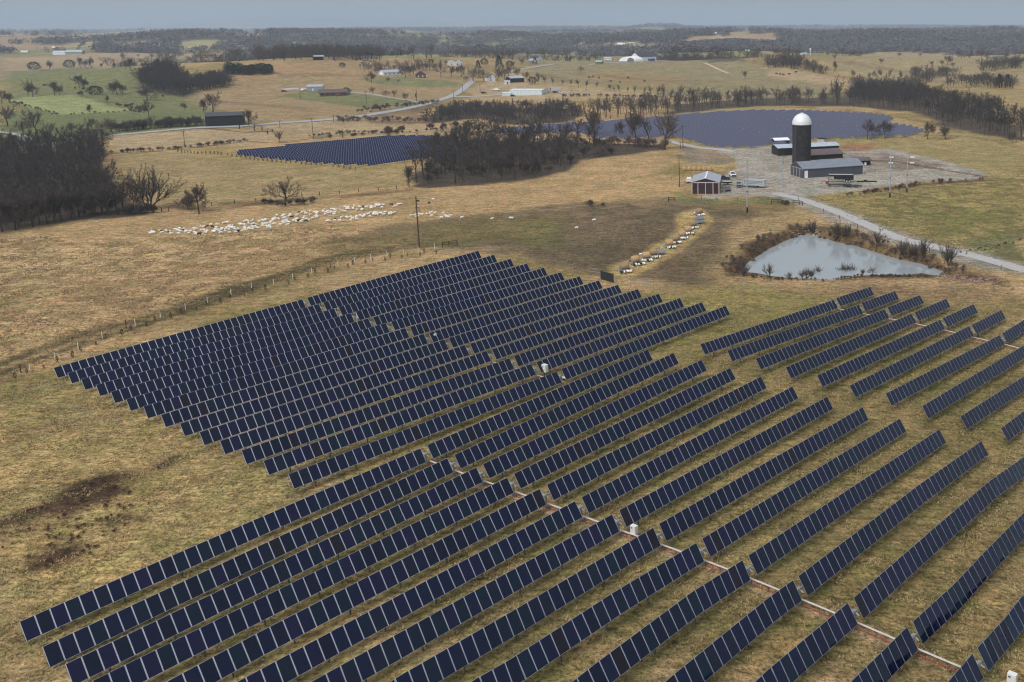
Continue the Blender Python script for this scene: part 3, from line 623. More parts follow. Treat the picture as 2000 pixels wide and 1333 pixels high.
ASPH = mat('road_asphalt', (.30, .30, .31), .85, var=.12, scale=.5); GRV = mat('gravel_road', (.36, .34, .33), .95, var=.2, scale=1.5, bump=.5, bscale=6)
def ribbon(name, px, width, m, lift=.12, step=6.):
    P = np.array([G(*p) for p in px])[:, :2]
    # Catmull-Rom through the points
    Q = []
    E = np.vstack([2 * P[0] - P[1], P, 2 * P[-1] - P[-2]])
    for k in range(1, len(E) - 2):
        n = max(3, int(np.linalg.norm(E[k + 1] - E[k]) / step))
        for t in np.arange(n) / n:
            Q.append(.5 * (2 * E[k] + (E[k + 1] - E[k - 1]) * t + (2 * E[k - 1] - 5 * E[k] + 4 * E[k + 1] - E[k + 2]) * t * t + (3 * E[k] - E[k - 1] - 3 * E[k + 1] + E[k + 2]) * t ** 3))
    Q.append(P[-1]); Q = np.array(Q)
    T = np.gradient(Q, axis=0); T /= np.linalg.norm(T, axis=1)[:, None] + 1e-9; Nn = np.stack([-T[:, 1], T[:, 0]], 1)
    cols = 5; V = []
    for j in range(cols):
        xy = Q + Nn * width * (j / (cols - 1) - .5); z = H(xy[:, 0], xy[:, 1]) + lift * (1.0 if 0 < j < cols - 1 else .8); V.append(np.column_stack([xy, z]))
    V = np.stack(V, 1).reshape(-1, 3); n = len(Q); I = np.arange(n * cols).reshape(n, cols)
    F = np.stack([I[:-1, :-1], I[1:, :-1], I[1:, 1:], I[:-1, 1:]], -1).reshape(-1, 4)
    me = fastmesh(name, V, F[:, ::-1], m)
    if V.shape[0] and Vector(me.polygons[0].normal).z < 0: me.flip_normals()
    o = obj(name, me); tag(o, kind='structure'); return o
ribbon('country_road', [(-60,297),(0,291),(60,287),(130,278),(215,266),(300,258),(375,251),(475,247),(545,241),(620,236),(700,228),(770,217),(820,207),(852,198),(880,189),(900,178),(914,166),(925,158)], 6.5, ASPH, .3)
ribbon('country_road', [(985,143),(1010,138),(1045,132),(1070,128),(1085,126)], 6., ASPH, .6)
ribbon('driveway', [(684,181),(720,184),(760,191),(800,197),(828,203)], 3.6, GRV, .35)
ribbon('driveway', [(880,190),(930,189),(975,186),(990,187)], 5.5, GRV, .35)
ribbon('driveway', [(552,176),(575,174),(600,175)], 9, GRV, .3)
ribbon('farm_lane', [(-20,258),(20,261),(48,269),(58,279)], 4, GRV, .3)
ribbon('farm_lane', [(1305,276),(1340,284),(1365,289),(1400,292),(1435,297)], 5, GRV, .12)
ribbon('gravel_lane', [(1512,378),(1560,389),(1600,402),(1640,417),(1680,434),(1720,452),(1760,467),(1810,480),(1860,491),(1920,506),(2010,531)], 4.6, GRV, .12, 3)
ribbon('farm_track', [(1376,124),(1400,135),(1424,145)], 4, mat('bare_track', (.40, .30, .2), .95), .5)
ribbon('driveway', [(1150,127),(1180,124),(1215,123),(1260,121),(1300,119)], 6, GRV, .4)
ribbon('service_track', [(1020,268),(1080,272),(1150,270),(1230,276),(1300,276)], 3, GRV, .2)

# ---------------------------------------------------------------- distant solar arrays
FRAME2 = mat('far_module_frame', (.20, .20, .27), .5)
FGL = glass('far_module_glass', (.014, .020, .066)); FGL2 = glass('far_module_glass_sky_tint', (.105, .110, .175))  # second glass has the sky's grazing reflection painted into its base colour
def far_array(polypx, gm, label, group, lift=1.5, holes=()):
    W = np.array([G(*p, lift)[:2] for p in polypx]); HW = [np.array([G(*p, lift)[:2] for p in h]) for h in holes]
    e = EV[:2]; q = QV[:2]; S = W @ e; Vq = W @ q; cnt = 0
    dyv = -(QV * math.cos(TL)) + np.array([0, 0, math.sin(TL)]); nv = np.array(NRM)
    v = math.ceil(Vq.min() / 5.964) * 5.964
    while v < Vq.max():
        s = np.arange(S.min(), S.max(), 1.24); X = s * e[0] + v * q[0]; Y = s * e[1] + v * q[1]; ins = inside(W, X, Y)
        for h in HW: ins &= ~inside(h, X, Y)
        k = 0
        while k < len(s):
            if not ins[k]: k += 1; continue
            j = k
            while j < len(s) and ins[j] and j - k < 84: j += 1
            if j - k > 6:
                idx = np.arange(k, j); idx = idx[np.abs(idx - (k + j) // 2) > (0 if j - k > 50 else -1)]
                c = np.stack([X[idx], Y[idx], H(X[idx], Y[idx]) + lift], 1); o = c[len(c) // 2].copy(); o[2] -= lift; c = c - o
                V = []; M = []
                for wd, ln, up, mi in ((.61, 1.0, 0, 1), (.53, .96, .03, 0), (-.60, .98, -.05, 2)):
                    for sx, sy in ((-1, -1), (1, -1), (1, 1), (-1, 1)): V.append(c + EV * sx * wd + dyv * sy * ln + nv * up)
                    M.append(np.full(len(c), mi))
                n = len(c); V = np.array(V); F = []
                for g in range(3): F.append(np.stack([np.arange(n) + (g * 4 + t) * n for t in range(4)], 1))
                V = V.reshape(-1, 3); F = np.concatenate(F)
                pv = []; pf = []
                for pk in range(2, n, 6):
                    p = c[pk]; bse = len(V) + len(pv)
                    for dx, dy in ((-.08, 0), (.08, 0), (0, .1), (0, -.1)):
                        pv += [(p[0] + dx, p[1] + dy, p[2]), (p[0] + dx, p[1] + dy, p[2] - lift - .3)]
                    pf += [(bse, bse + 1, bse + 3, bse + 2), (bse + 4, bse + 5, bse + 7, bse + 6)]
                g_ = np.zeros(3); bse = len(V) + len(pv)
                if j - k > 50:
                    pv += [tuple(g_ + EV * a_ * .4 + dyv * b_ * .75 + nv * .06) for a_, b_ in ((-1, -1), (1, -1), (1, 1), (-1, 1))]; ngl = 1
                    pf += [(bse, bse + 1, bse + 2, bse + 3)]
                else: ngl = 0
                V = np.vstack([V, np.array(pv)]); F = np.vstack([F, np.array(pf)]); mi = np.concatenate(M + [np.full(len(pf) - ngl, 3), np.full(ngl, 4)])
                me = fastmesh('solar_tracker', V, F, [gm, FRAME2, BACK, DSTEEL, MATS['shield_plate']], mi); ob = obj('solar_tracker', me, loc=o); tag(ob, label, 'solar tracker', group); cnt += 1
            k = j + 1
        v += 5.964
    return cnt
A2 = [(458,300),(468,296),(545,287),(640,277),(700,271),(760,267),(800,266),(850,267),(885,270),(905,280),(870,300),(800,311),(728,321),(640,318),(560,311),(500,305)]
A3 = [(936,258),(1010,250),(1090,243),(1146,240),(1230,233),(1310,227),(1400,219),(1470,216),(1560,216),(1640,219),(1700,222),(1735,226),(1752,234),(1730,237),(1745,241),(1790,248),(1812,256),(1800,262),(1700,267),(1615,269),(1585,273),(1560,277),(1500,283),(1470,285),(1410,286),(1385,283),(1360,275),(1335,269),(1320,266),(1270,267),(1230,268),(1170,266),(1140,260),(1106,257),(1040,260),(990,259)]
n2 = far_array(A2, FGL, 'solar tracker row in the small blue array beside the left hand meadow', 'trackers of the small array beyond the sheep')
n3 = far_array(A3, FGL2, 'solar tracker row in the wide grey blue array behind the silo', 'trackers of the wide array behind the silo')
print('far trackers', n2, n3)

# ---------------------------------------------------------------- buildings
GLASS = mat('window_glass', (.02, .025, .03), .15); WHITE = mat('white_paint', (.72, .72, .74), .6, var=.06); DARKWOOD = mat('dark_barn_boards', (.016, .014, .014), .9, var=.3, scale=2)
MAROON = corrug('maroon_sheet', (.040, .014, .018), 8, 'X', .5, .1); GREYROOF = corrug('light_grey_roof', (.42, .44, .50), 8, 'Y', .4, .3); SLATE = corrug('slate_blue_sheet', (.065, .068, .085), 9, 'X', .5, .2)
BLUEGREY = corrug('blue_grey_roof', (.23, .25, .30), 6, 'X', .4, .3); GALV = corrug('galvanised_roof', (.50, .55, .62), 5, 'X', .4, .3, .2); RUSTROOF = corrug('rusty_maroon_roof', (.125, .085, .09), 5, 'X', .7, .1, .25)
BRICK = mat('red_brown_brick', (.13, .068, .058), .9, var=.25, scale=3); SHINGLE = mat('brown_shingles', (.10, .072, .065), .9, var=.2, scale=3); GSHINGLE = mat('grey_shingles', (.20, .20, .22), .9, var=.2, scale=3)
DSHINGLE = mat('charcoal_shingles', (.045, .045, .06), .9, var=.2, scale=3); GREYWALL = corrug('grey_metal_wall', (.30, .31, .32), 8, 'X', .5, .2); PALEWALL = corrug('pale_metal_wall', (.58, .64, .67), 8, 'X', .5, .1)
TRIM = mat('pink_white_trim', (.50, .42, .41), .7); GREENROOF = mat('pale_green_roof', (.30, .42, .38), .6, var=.15)
class Frame:
    def __init__(s, p0, p1):
        A, B = G(*p0), G(*p1); d = (B - A)[:2]; s.L = float(np.linalg.norm(d)); s.rz = math.atan2(d[1], d[0]); s.A = A; s.mid = (A + B) / 2; s.mid[2] = min(A[2], B[2]) - .05
def gable(name, label, cat, p0, p1, depth, wh, rh, ridge='x', wm=WHITE, rm=GREYROOF, over=.35, openings=(), group=None, L=None, trim=None):
    f = Frame(p0, p1); L = L or f.L
    t = thing(name, label, cat, f.mid, f.rz, group); W_, D_ = L, depth
    b = MB()
    if ridge == 'x':
        o = [(0, -.6), (D_, -.6), (D_, wh), (D_ / 2, wh + rh), (0, wh)]
        vs = [(-W_ / 2, y, z) for y, z in o] + [(W_ / 2, y, z) for y, z in o]; n = 5
        b.add(vs, [tuple(range(n)), tuple(range(2 * n - 1, n - 1, -1))] + [(k, n + k, n + (k + 1) % n, (k + 1) % n) for k in range(n) if k not in (2, 3)])
    else:
        b.add([(x, y, z) for y in (0, D_) for x, z in ((-W_ / 2, -.6), (W_ / 2, -.6), (W_ / 2, wh), (0, wh + rh), (-W_ / 2, wh))], [(0, 1, 2, 3, 4), (9, 8, 7, 6, 5), (0, 5, 6, 1), (1, 6, 7, 2), (4, 9, 5, 0)])
    b.build('wall', wm, t)
    r = MB(); th = .18
    half = (D_ if ridge == 'x' else W_) / 2; sl = rh / half; oz = over * sl
    prof = [(-half - over, wh - oz), (0, wh + rh), (half + over, wh - oz), (half + over, wh - oz + th), (0, wh + rh + th), (-half - over, wh - oz + th)]
    if ridge == 'x':
        vs = [(x, D_ / 2 + a, z) for x in (-W_ / 2 - over, W_ / 2 + over) for a, z in prof]
    else:
        vs = [(a, y, z) for y in (-over, D_ + over) for a, z in prof]
    r.add(vs, [(0, 1, 4, 5), (1, 2, 3, 4), (11, 10, 7, 6), (10, 9, 8, 7)] + [(k, k + 6, (k + 1) % 6 + 6, (k + 1) % 6) for k in range(6)])
    r.build('roof', rm, t)
    for op in openings:
        part, face, u0, u1, z0, z1, om = op[:7]; b = MB()
        cu = (u0 + u1) / 2; du = abs(u1 - u0); cz = (z0 + z1) / 2; dz = z1 - z0; pr = op[7] if len(op) > 7 else .08
        if face == 'f': b.box((cu - W_ / 2, -pr / 2, cz), (du, pr, dz))
        elif face == 'l': b.box((-W_ / 2 - pr / 2, cu, cz), (pr, du, dz))
        elif face == 'r': b.box((W_ / 2 + pr / 2, cu, cz), (pr, du, dz))
        b.build(part, om, t)
    return t, L
# maroon barn by the yard
f = Frame((1351, 379), (1405, 379)); L0 = f.L
ops = [('corner_trim', 'f', 0, .28, 0, 4.1, TRIM), ('corner_trim', 'f', L0 - .28, L0, 0, 4.1, TRIM), ('eave_trim', 'f', .28, L0 - .28, 3.95, 4.25, TRIM, .12),
       ('door', 'f', L0 * .24, L0 * .49, .1, 3.8, mat('dark_maroon_door', (.026, .013, .016), .6), .05), ('door', 'f', L0 * .51, L0 * .76, .1, 3.8, MATS['dark_maroon_door'], .05),
       ('door_trim', 'f', L0 * .215, L0 * .24, 0, 3.95, TRIM), ('door_trim', 'f', L0 * .49, L0 * .51, 0, 3.95, TRIM, .11), ('door_trim', 'f', L0 * .76, L0 * .785, 0, 3.95, TRIM)]
t, _ = gable('barn', 'maroon metal barn with light grey roof beside the gravel yard', 'barn', (1351, 379), (1405, 379), 15.5, 4.2, 1.35, 'y', MAROON, GREYROOF, .3, ops)
b = MB(); b.box((0, 7.75, 4.2 + 1.35 + .2), (.5, 16.1, .06)); b.build('ridge_cap', WHITE, t)
# long slate shed
c1, c2, c0 = G(1569, 349), G(1686, 340.5), G(1536, 342); dd = float(np.linalg.norm((c0 - c1)[:2]))
ff = Frame((1569, 349), (1686, 340.5)); dd = 11.5
W0 = ff.L
ops = [('door', 'f', .5, 1.9, .1, 3.0, WHITE, .12), ('base_trim', 'f', 2, W0, -.2, .12, mat('tan_trim', (.35, .3, .22), .8), .04), ('door_trim', 'l', dd * .26, dd * .28, 0, 3.4, TRIM), ('door_trim', 'l', dd * .52, dd * .54, 0, 3.4, TRIM), ('door_trim', 'l', dd * .76, dd * .78, 0, 3.4, TRIM), ('eave_trim', 'l', 0, dd, 3.45, 3.6, TRIM, .1),
       ('sliding_door', 'l', dd * .28, dd * .52, .1, 3.4, mat('slate_door', (.05, .052, .064), .6), .05), ('sliding_door', 'l', dd * .54, dd * .76, .1, 3.4, MATS['slate_door'], .05), ('corner_trim', 'f', W0 - .25, W0, -.2, 3.7, mat('pale_trim', (.5, .5, .52), .6), .06)]
gable('machine_shed', 'long slate blue machine shed with grey roof in front of silo', 'shed', (1569, 349), (1686, 340.5), dd, 3.7, 2.0, 'x', SLATE, BLUEGREY, .35, ops)
# silo
sp = G(1565.5, 322); hgt = 78 / FPX * float((sp - CAM) @ F3) * 1.0
t = thing('silo', 'tall dark concrete silo with white ribbed dome', 'silo', sp)
r_ = metres(sp, 36.5) / 2; Hs = metres(sp, 79)
cs = mat('silo_staves', (.016, .014, .015), .9, var=.6, scale=.5, col2=(.036, .031, .031)); _N = cs.node_tree.nodes; _L = cs.node_tree.links
_w = _N.new('ShaderNodeTexBrick'); _w.inputs['Scale'].default_value = 1.2; _w.inputs['Color1'].default_value = (1, 1, 1, 1); _w.inputs['Color2'].default_value = (.75, .75, .75, 1); _w.inputs['Mortar'].default_value = (1.5, 1.4, 1.4, 1); _w.inputs['Mortar Size'].default_value = .012
b = MB(); b.lathe([(r_, -.5)] + [(r_, z) for z in np.linspace(0, Hs, 30)], 40)
for k in range(26): b.lathe([(r_ + .012, Hs * (k + .5) / 26), (r_ + .035, Hs * (k + .5) / 26 + .03), (r_ + .012, Hs * (k + .5) / 26 + .06)], 40)
b.build('silo_wall', cs, t, True)
b = MB()
n = 32; prof = [(r_ * 1.03, Hs)] + [(r_ * 1.03 * math.cos(a), Hs + .15 + metres(sp, 20.5) * math.sin(a)) for a in np.linspace(0, R(84), 12)]
vs = []; fs = []
for j, (rr_, z) in enumerate(prof):
    for k in range(n * 2): a = math.pi * k / n; q = rr_ * (1 + (.012 if k % 2 else 0)); vs.append((q * math.cos(a), q * math.sin(a), z))
for j in range(len(prof) - 1):
    for k in range(2 * n): fs.append((j * 2 * n + k, j * 2 * n + (k + 1) % (2 * n), (j + 1) * 2 * n + (k + 1) % (2 * n), (j + 1) * 2 * n + k))
b.add(vs, fs); b.lathe([(.6, prof[-1][1] - .1), (.6, prof[-1][1] + .25), (0, prof[-1][1] + .3)], 12); b.build('dome', mat('white_dome_metal', (.66, .67, .69), .5, .1, var=.08), t)
b = MB(); b.box((-r_ * .72, -r_ * .78, Hs / 2), (.7, .5, Hs)); b.build('chute', mat('silo_chute', (.05, .045, .045), .9, var=.4), t)
# other farm buildings
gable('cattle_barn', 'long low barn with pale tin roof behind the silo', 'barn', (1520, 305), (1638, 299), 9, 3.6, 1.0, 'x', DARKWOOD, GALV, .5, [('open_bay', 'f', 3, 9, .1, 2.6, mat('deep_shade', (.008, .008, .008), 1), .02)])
gable('hay_barn', 'low barn with rusty maroon roof right of the silo', 'barn', (1584, 313), (1646, 309), 11, 2.2, 1.6, 'x', DARKWOOD, RUSTROOF, .6)
gable('shed', 'small black shed with white roof behind the cattle barn', 'shed', (1514, 284), (1541, 283), 6, 2.4, .8, 'x', DARKWOOD, WHITE, .4)
gable('lean_to', 'open shed with dark red roof behind the machine shed', 'shed', (1676, 324), (1700, 323), 6, 2.2, .8, 'x', MATS['deep_shade'], RUSTROOF, .6, [('white_drum', 'f', 1.0, 1.8, .2, 1.3, WHITE, .3), ('white_drum', 'f', 2.8, 3.6, .2, 1.3, WHITE, .3)])
P = G(1605.5, 283); t = thing('round_bin', 'short weathered round concrete bin with dark rim behind the barns', 'grain bin', P); r1 = metres(P, 19) / 2; h1 = metres(P, 12)
b = MB(); b.lathe([(r1, -.3), (r1 * .97, h1)], 24); b.build('bin_wall', mat('weathered_concrete', (.42, .38, .38), .9, var=.45, scale=.7), t, True)
b = MB(); b.lathe([(r1 * .97, h1), (r1 * 1.08, h1 + .15), (r1 * .85, h1 + .3), (0, h1 + .2)], 24); b.build('rim', DARKWOOD, t)
# houses in the middle distance
wins = lambda L, n, z0, z1, m=GLASS, w=1.0: [('window', 'f', L * (k + .5) / n - w / 2, L * (k + .5) / n + w / 2, z0, z1, m) for k in range(n)]
gable('brick_house', 'long red brown brick house with brown hipped roof on lawn', 'house', (624, 189), (676, 187), 11, 3.0, 2.4, 'x', BRICK, SHINGLE, .5, wins(21, 5, 1.0, 2.2) + [('porch_gable', 'f', 12, 16, 0, 3.2, BRICK, 2.5), ('garage_door', 'l', 2, 5, .1, 2.3, WHITE)])
gable('garage', 'grey metal garage with pale roof behind the brick house', 'garage', (600, 178), (631, 177.5), 9, 3.6, 1.5, 'x', GREYWALL, GREYROOF, .3, [('door', 'f', 4, 5, .1, 2.2, WHITE)])
gable('farmhouse', 'long white single storey house with grey roof by bare trees', 'house', (749, 148), (786, 146.5), 9, 3.0, 2.0, 'x', WHITE, GREYROOF, .4, wins(22, 5, 1., 2.2))
gable('house', 'dark brick house with pitched roof east of the white farmhouse', 'house', (814, 152), (832, 152.5), 10, 3.4, 3.0, 'y', BRICK, DSHINGLE, .5, wins(11, 3, 1.2, 2.4, WHITE))
gable('white_house', 'low white house left of the tall evergreens', 'house', (877, 129), (893, 129), 9, 3.4, 2.4, 'y', WHITE, GREYROOF, .3, wins(12, 2, 1., 2.4))
gable('white_garage', 'small white garage beside the low white house', 'garage', (894, 128), (904, 128), 8, 3.2, 2.2, 'y', WHITE, GREYROOF, .3, wins(8, 1, 1., 2.4))
gable('house', 'tall white gabled house among bare trees above the warehouse', 'house', (954, 160), (969, 160), 9, 4.4, 3.0, 'y', WHITE, GSHINGLE, .3, wins(10, 2, 1., 2.4) + wins(10, 2, 3.4, 4.4))
gable('shed', 'small white shed below the tall gabled house', 'shed', (986, 165), (996, 165), 4, 2.4, 1.2, 'x', WHITE, GREYROOF, .3, [('door', 'f', 2, 3.2, .1, 2, GLASS)])
gable('barn', 'long dark barn behind trees above the pale warehouse', 'barn', (998, 162), (1024, 161), 10, 4.4, 1.8, 'x', DARKWOOD, GREYROOF, .3)
gable('warehouse', 'long pale blue metal warehouse with flat roof', 'warehouse', (996, 187), (1058, 186), 15, 4.6, .8, 'x', PALEWALL, PALEWALL, .15, [('seam', 'f', 10, 10.15, .1, 4.4, GREYWALL, .03)])
gable('annex', 'small pale annex at the left end of the warehouse', 'annex', (981, 188), (998, 187.5), 6, 2.6, .5, 'x', PALEWALL, PALEWALL, .15)
gable('white_house', 'white house with wing beside the far road bend', 'house', (1049, 122), (1060, 121), 9, 4.6, 3, 'y', WHITE, DSHINGLE, .3, wins(10, 2, 1., 2.4))
gable('shed', 'small pale shed left of the far white house', 'shed', (1034, 123), (1041, 123), 6, 2.6, 1.2, 'x', GREYWALL, GREYROOF, .3)
gable('white_barn', 'large white barn with dark roof beside the hoop barn', 'barn', (1249, 120), (1282, 119), 17, 5.5, 5., 'x', WHITE, DSHINGLE, .4, [('blue_tank', 'f', 14, 22, 0, 3, mat('blue_steel', (.06, .10, .2), .5), 4.)])
gable('bunkhouse', 'low white house left of the hoop barn', 'house', (1180, 118), (1194, 118), 8, 3., 2., 'x', WHITE, GREYROOF, .3, wins(16, 3, 1, 2.2))
gable('shed', 'small green roofed shed left of the hoop barn', 'shed', (1163, 126), (1175, 126), 7, 3., 1.2, 'x', mat('green_wall', (.10, .15, .12), .8), GREENROOF, .4)
f = Frame((1209, 121.5), (1241, 121.5)); t = thing('hoop_barn', 'white arched fabric barn on the hill crest', 'barn', f.mid, f.rz)
b = MB(); arc = [(f.L / 2 * math.cos(a), metres(f.mid, 11) * math.sin(a) ** .8) for a in np.linspace(0, math.pi, 18)]
b.prism([(x, z - .3) for x, z in arc], 0, 22); b.build('cover', mat('white_fabric', (.78, .78, .74), .8), t)
b = MB(); b.prism([(x * .45 + f.L * .22, z * .75) for x, z in arc], -.15, 0); b.build('end_opening', mat('grey_shade', (.12, .14, .16), .9), t)
b = MB(); b.box((0, -.3, .4), (f.L * 1.02, .5, .9)); b.build('base_board', mat('blue_base', (.10, .18, .30), .8), t)
gable('pavilion', 'open pavilion with pale blue roof on the crest by woods', 'pavilion', (614, 117.5), (632, 117.5), 9, 3.8, 1.2, 'x', MATS['deep_shade'], GALV, .8)
gable('shed', 'long white roofed shed in front of far woods', 'shed', (859, 103), (877, 103), 9, 3.4, 1.4, 'x', GREYWALL, WHITE, .8)
gable('tobacco_barn', 'long black tobacco barn beside the road bend', 'barn', (402, 248), (476, 245), 13, 6.0, 1.6, 'x', DARKWOOD, mat('dark_tin_roof', (.06, .06, .07), .6, .3, var=.3), .4, [('board_gap', 'f', 22, 22.5, .5, 5, GREYWALL, .05), ('board_gap', 'f', 25, 25.6, .5, 5, GREYWALL, .05)])
# dairy with its own silo far left
gable('dairy_barn', 'long pale green roofed dairy barn far left', 'barn', (128, 107), (160, 106.5), 16, 5, 3.5, 'x', GREYWALL, GREENROOF, .5)
gable('dairy_barn', 'white dairy barn beside the small far silo', 'barn', (103, 107.5), (127, 107), 12, 4.5, 3., 'x', WHITE, GALV, .4)
P = G(107, 106); t = thing('silo', 'small far silo with white dome beside the dairy barns', 'silo', P); rr_ = metres(P, 6) / 2; hh = metres(P, 12)
b = MB(); b.lathe([(rr_, -1), (rr_, hh)], 16); b.build('silo_wall', mat('grey_stave', (.16, .17, .2), .9), t, True); b = MB(); b.lathe([(rr_ * math.cos(a), hh + rr_ * math.sin(a)) for a in np.linspace(0, 1.5, 6)], 16); b.build('dome', WHITE, t, True)
FARW = [(11, 103, 18), (47, 103, 12), (69, 96, 7), (1328, 97, 9), (1342, 94, 9), (1338, 100, 7), (1421, 97, 22), (1444, 96, 8), (1570, 107, 13), (1194, 66, 8), (1145, 58, 8), (1135, 86, 5), (1122, 86, 7), (1213, 88, 14), (1234, 84, 12), (1305, 101, 8), (1460, 100, 9), (1395, 66, 10), (1480, 58, 7), (660, 62, 12), (1430, 60, 9), (1380, 108, 7), (985, 77, 7), (1350, 110, 6), (735, 102, 7)]
for k, (x, y, wpx) in enumerate(FARW):
    P = G(x, y); Lm = min(metres(P, wpx), 45)
    gable('farmstead', 'tiny pale farm building scattered through the far wooded country', 'house', (x - wpx / 2, y), (x + wpx / 2, y), Lm * .45, Lm * .16, Lm * .13, 'x' if k % 3 else 'y', WHITE, [GREYROOF, WHITE, DSHINGLE, GREENROOF][k % 4], .3, (), 'far farm buildings', L=Lm)
P = G(1582.5, 109); t = thing('water_tower', 'white water tower on a slim stem far right', 'water tower', P); hm_ = metres(P, 14); b = MB(); b.tube((0, 0, -1), (0, 0, hm_ * .8), hm_ * .045, n=8); b.build('stem', WHITE, t); b = MB(); b.lathe([(.01, hm_ * .72), (hm_ * .13, hm_ * .8), (hm_ * .15, hm_ * .88), (hm_ * .08, hm_ * .98), (.01, hm_)], 14); b.build('tank', WHITE, t, True)
P = G(293, 53.5); t = thing('chimney_tower', 'slim dark tower standing on the left horizon', 'tower', P); hm_ = metres(P, 13); b = MB(); b.box((0, 0, hm_ / 2), (hm_ * .22, hm_ * .22, hm_)); b.build('shaft', mat('tower_grey', (.10, .12, .15), .9), t); b = MB(); b.box((0, 0, hm_ * 1.02), (hm_ * .26, hm_ * .26, hm_ * .05)); b.build('cap', MATS['tower_grey'], t)

# ---------------------------------------------------------------- vehicles and trailers
TYRE = mat('tyre_rubber', (.015, .015, .016), .85); CHROME = mat('dull_chrome', (.35, .36, .38), .3, .8); BLACKP = mat('black_paint', (.012, .013, .014), .35)
def wheels(t, xs, y, r=.4):
    for x in xs:
        for s in (-1, 1):
            b = MB(); b.tube((x, s * y - s * .13, r), (x, s * y + s * .12, r), r, n=14); w_ = b.build('wheel', TYRE, t); b = MB(); b.tube((x, s * y + s * .1, r), (x, s * y + s * .14, r), r * .5, n=10); b.build('rim', CHROME, w_)
def pickup(px, py, head, col, label, group=None, suv=False):
    P = G(px, py); t = thing('pickup_truck' if not suv else 'parked_car', label, 'pickup' if not suv else 'car', P, R(head), group); b = MB()
    if suv: o = [(-2.3, .35), (2.3, .35), (2.35, .8), (1.3, 1.0), (.6, 1.6), (-1.7, 1.65), (-2.35, 1.05)]
    else: o = [(-2.85, .45), (2.75, .45), (2.85, .85), (2.75, 1.1), (1.35, 1.22), (-2.85, 1.2)]
    b.prism(o, -.95, .95); b.build('body', col, t)
    if not suv:
        b = MB(); b.prism([(-.95, 1.2), (1.25, 1.2), (.6, 1.88), (-.75, 1.92)], -.86, .86); b.build('cab', col, t)
        b = MB(); b.box((-1.95, 0, 1.205), (1.6, 1.6, .02)); b.build('bed', BLACKP, t)
        b = MB(); b.add([(1.27, -.78, 1.25), (1.27, .78, 1.25), (.67, .7, 1.84), (.67, -.7, 1.84)], [(0, 1, 2, 3)]); b.build('windscreen', GLASS, t)
        b = MB(); b.box((.1, .87, 1.5), (1.3, .02, .4)); b.box((.1, -.87, 1.5), (1.3, .02, .4)); b.build('side_window', GLASS, t)
        b = MB(); b.box((2.86, 0, .82), (.06, 1.5, .38)); b.build('grille', BLACKP, t)
    else:
        b = MB(); b.add([(1.24, -.78, 1.06), (1.24, .78, 1.06), (.64, .7, 1.58), (.64, -.7, 1.58)], [(0, 1, 2, 3)]); b.build('windscreen', GLASS, t)
        b = MB(); b.box((-.6, .96, 1.3), (2.1, .02, .38)); b.box((-.6, -.96, 1.3), (2.1, .02, .38)); b.build('side_window', GLASS, t)
    for s in (-1, 1): b = MB(); b.box(((2.87 if not suv else 2.36), s * .75, .95 if not suv else .8), (.06, .3, .16)); b.build('headlight', CHROME, t)
    b = MB(); b.box((2.9 if not suv else 2.38, 0, .5), (.14, 1.9, .22)); b.box((-2.9 if not suv else -2.38, 0, .55), (.14, 1.9, .2)); b.build('bumper', CHROME if not suv else BLACKP, t)
    wheels(t, (1.85, -1.75) if not suv else (1.45, -1.45), .82); return t
WP = mat('white_vehicle_paint', (.68, .69, .70), .3, spec=.6); GP = mat('grey_green_paint', (.22, .25, .26), .3); NP = mat('navy_paint', (.015, .02, .035), .3)
pickup(1430.5, 345, -78, WP, 'white pickup parked alone on the gravel yard')
pickup(1443, 364.5, -88, GP, 'grey pickup with dark front beside the livestock trailer')
pickup(1346, 356, 90, WP, 'white pickup behind the left side of the maroon barn')
pickup(1411, 352, 5, NP, 'navy pickup behind the right side of the maroon barn')
t = pickup(1002, 189, 10, NP, 'dark car parked at the left end of the warehouse', suv=True); pickup(945, 183, 8, BLACKP, 'black car parked on the grass left of warehouse', suv=True)
P = G(969, 178.5); t = thing('boat', 'white boat on a dark trailer left of the warehouse', 'boat', P, R(170)); b = MB(); b.prism([(-3.5, 1.), (2.6, .9), (4, 2.0), (-3.5, 2.0)], -1.1, 1.1); b.build('hull', WP, t); b = MB(); b.prism([(-2, 2.0), (1.6, 2.0), (.6, 3.0), (-1.6, 3.1)], -.9, .9); b.build('cabin', WP, t); b = MB(); b.box((0, 0, .7), (7, 1.6, .2)); b.build('trailer', BLACKP, t)
# livestock trailer
P = G(1474, 366); t = thing('livestock_trailer', 'silver white livestock trailer on the gravel behind steel pole', 'trailer', P, R(158)); ALU = mat('aluminium_panel', (.52, .55, .60), .35, .5, var=.1)
b = MB(); b.prism([(-4.2, .75), (4.2, .75), (4.2, 2.7), (3.6, 2.95), (-4.2, 2.95)], -1.15, 1.15); b.build('body', ALU, t)
b = MB()
for z in (1.5, 2.0, 2.4): b.box((0, 1.16, z), (7.6, .03, .1)); b.box((0, -1.16, z), (7.6, .03, .1))
b.build('side_slot', GLASS, t); b = MB(); b.bar((4.2, 0, .8), (6.1, 0, .7), .15, .15); b.build('drawbar', BLACKP, t); wheels(t, (-.9, .1), 1.05, .42)
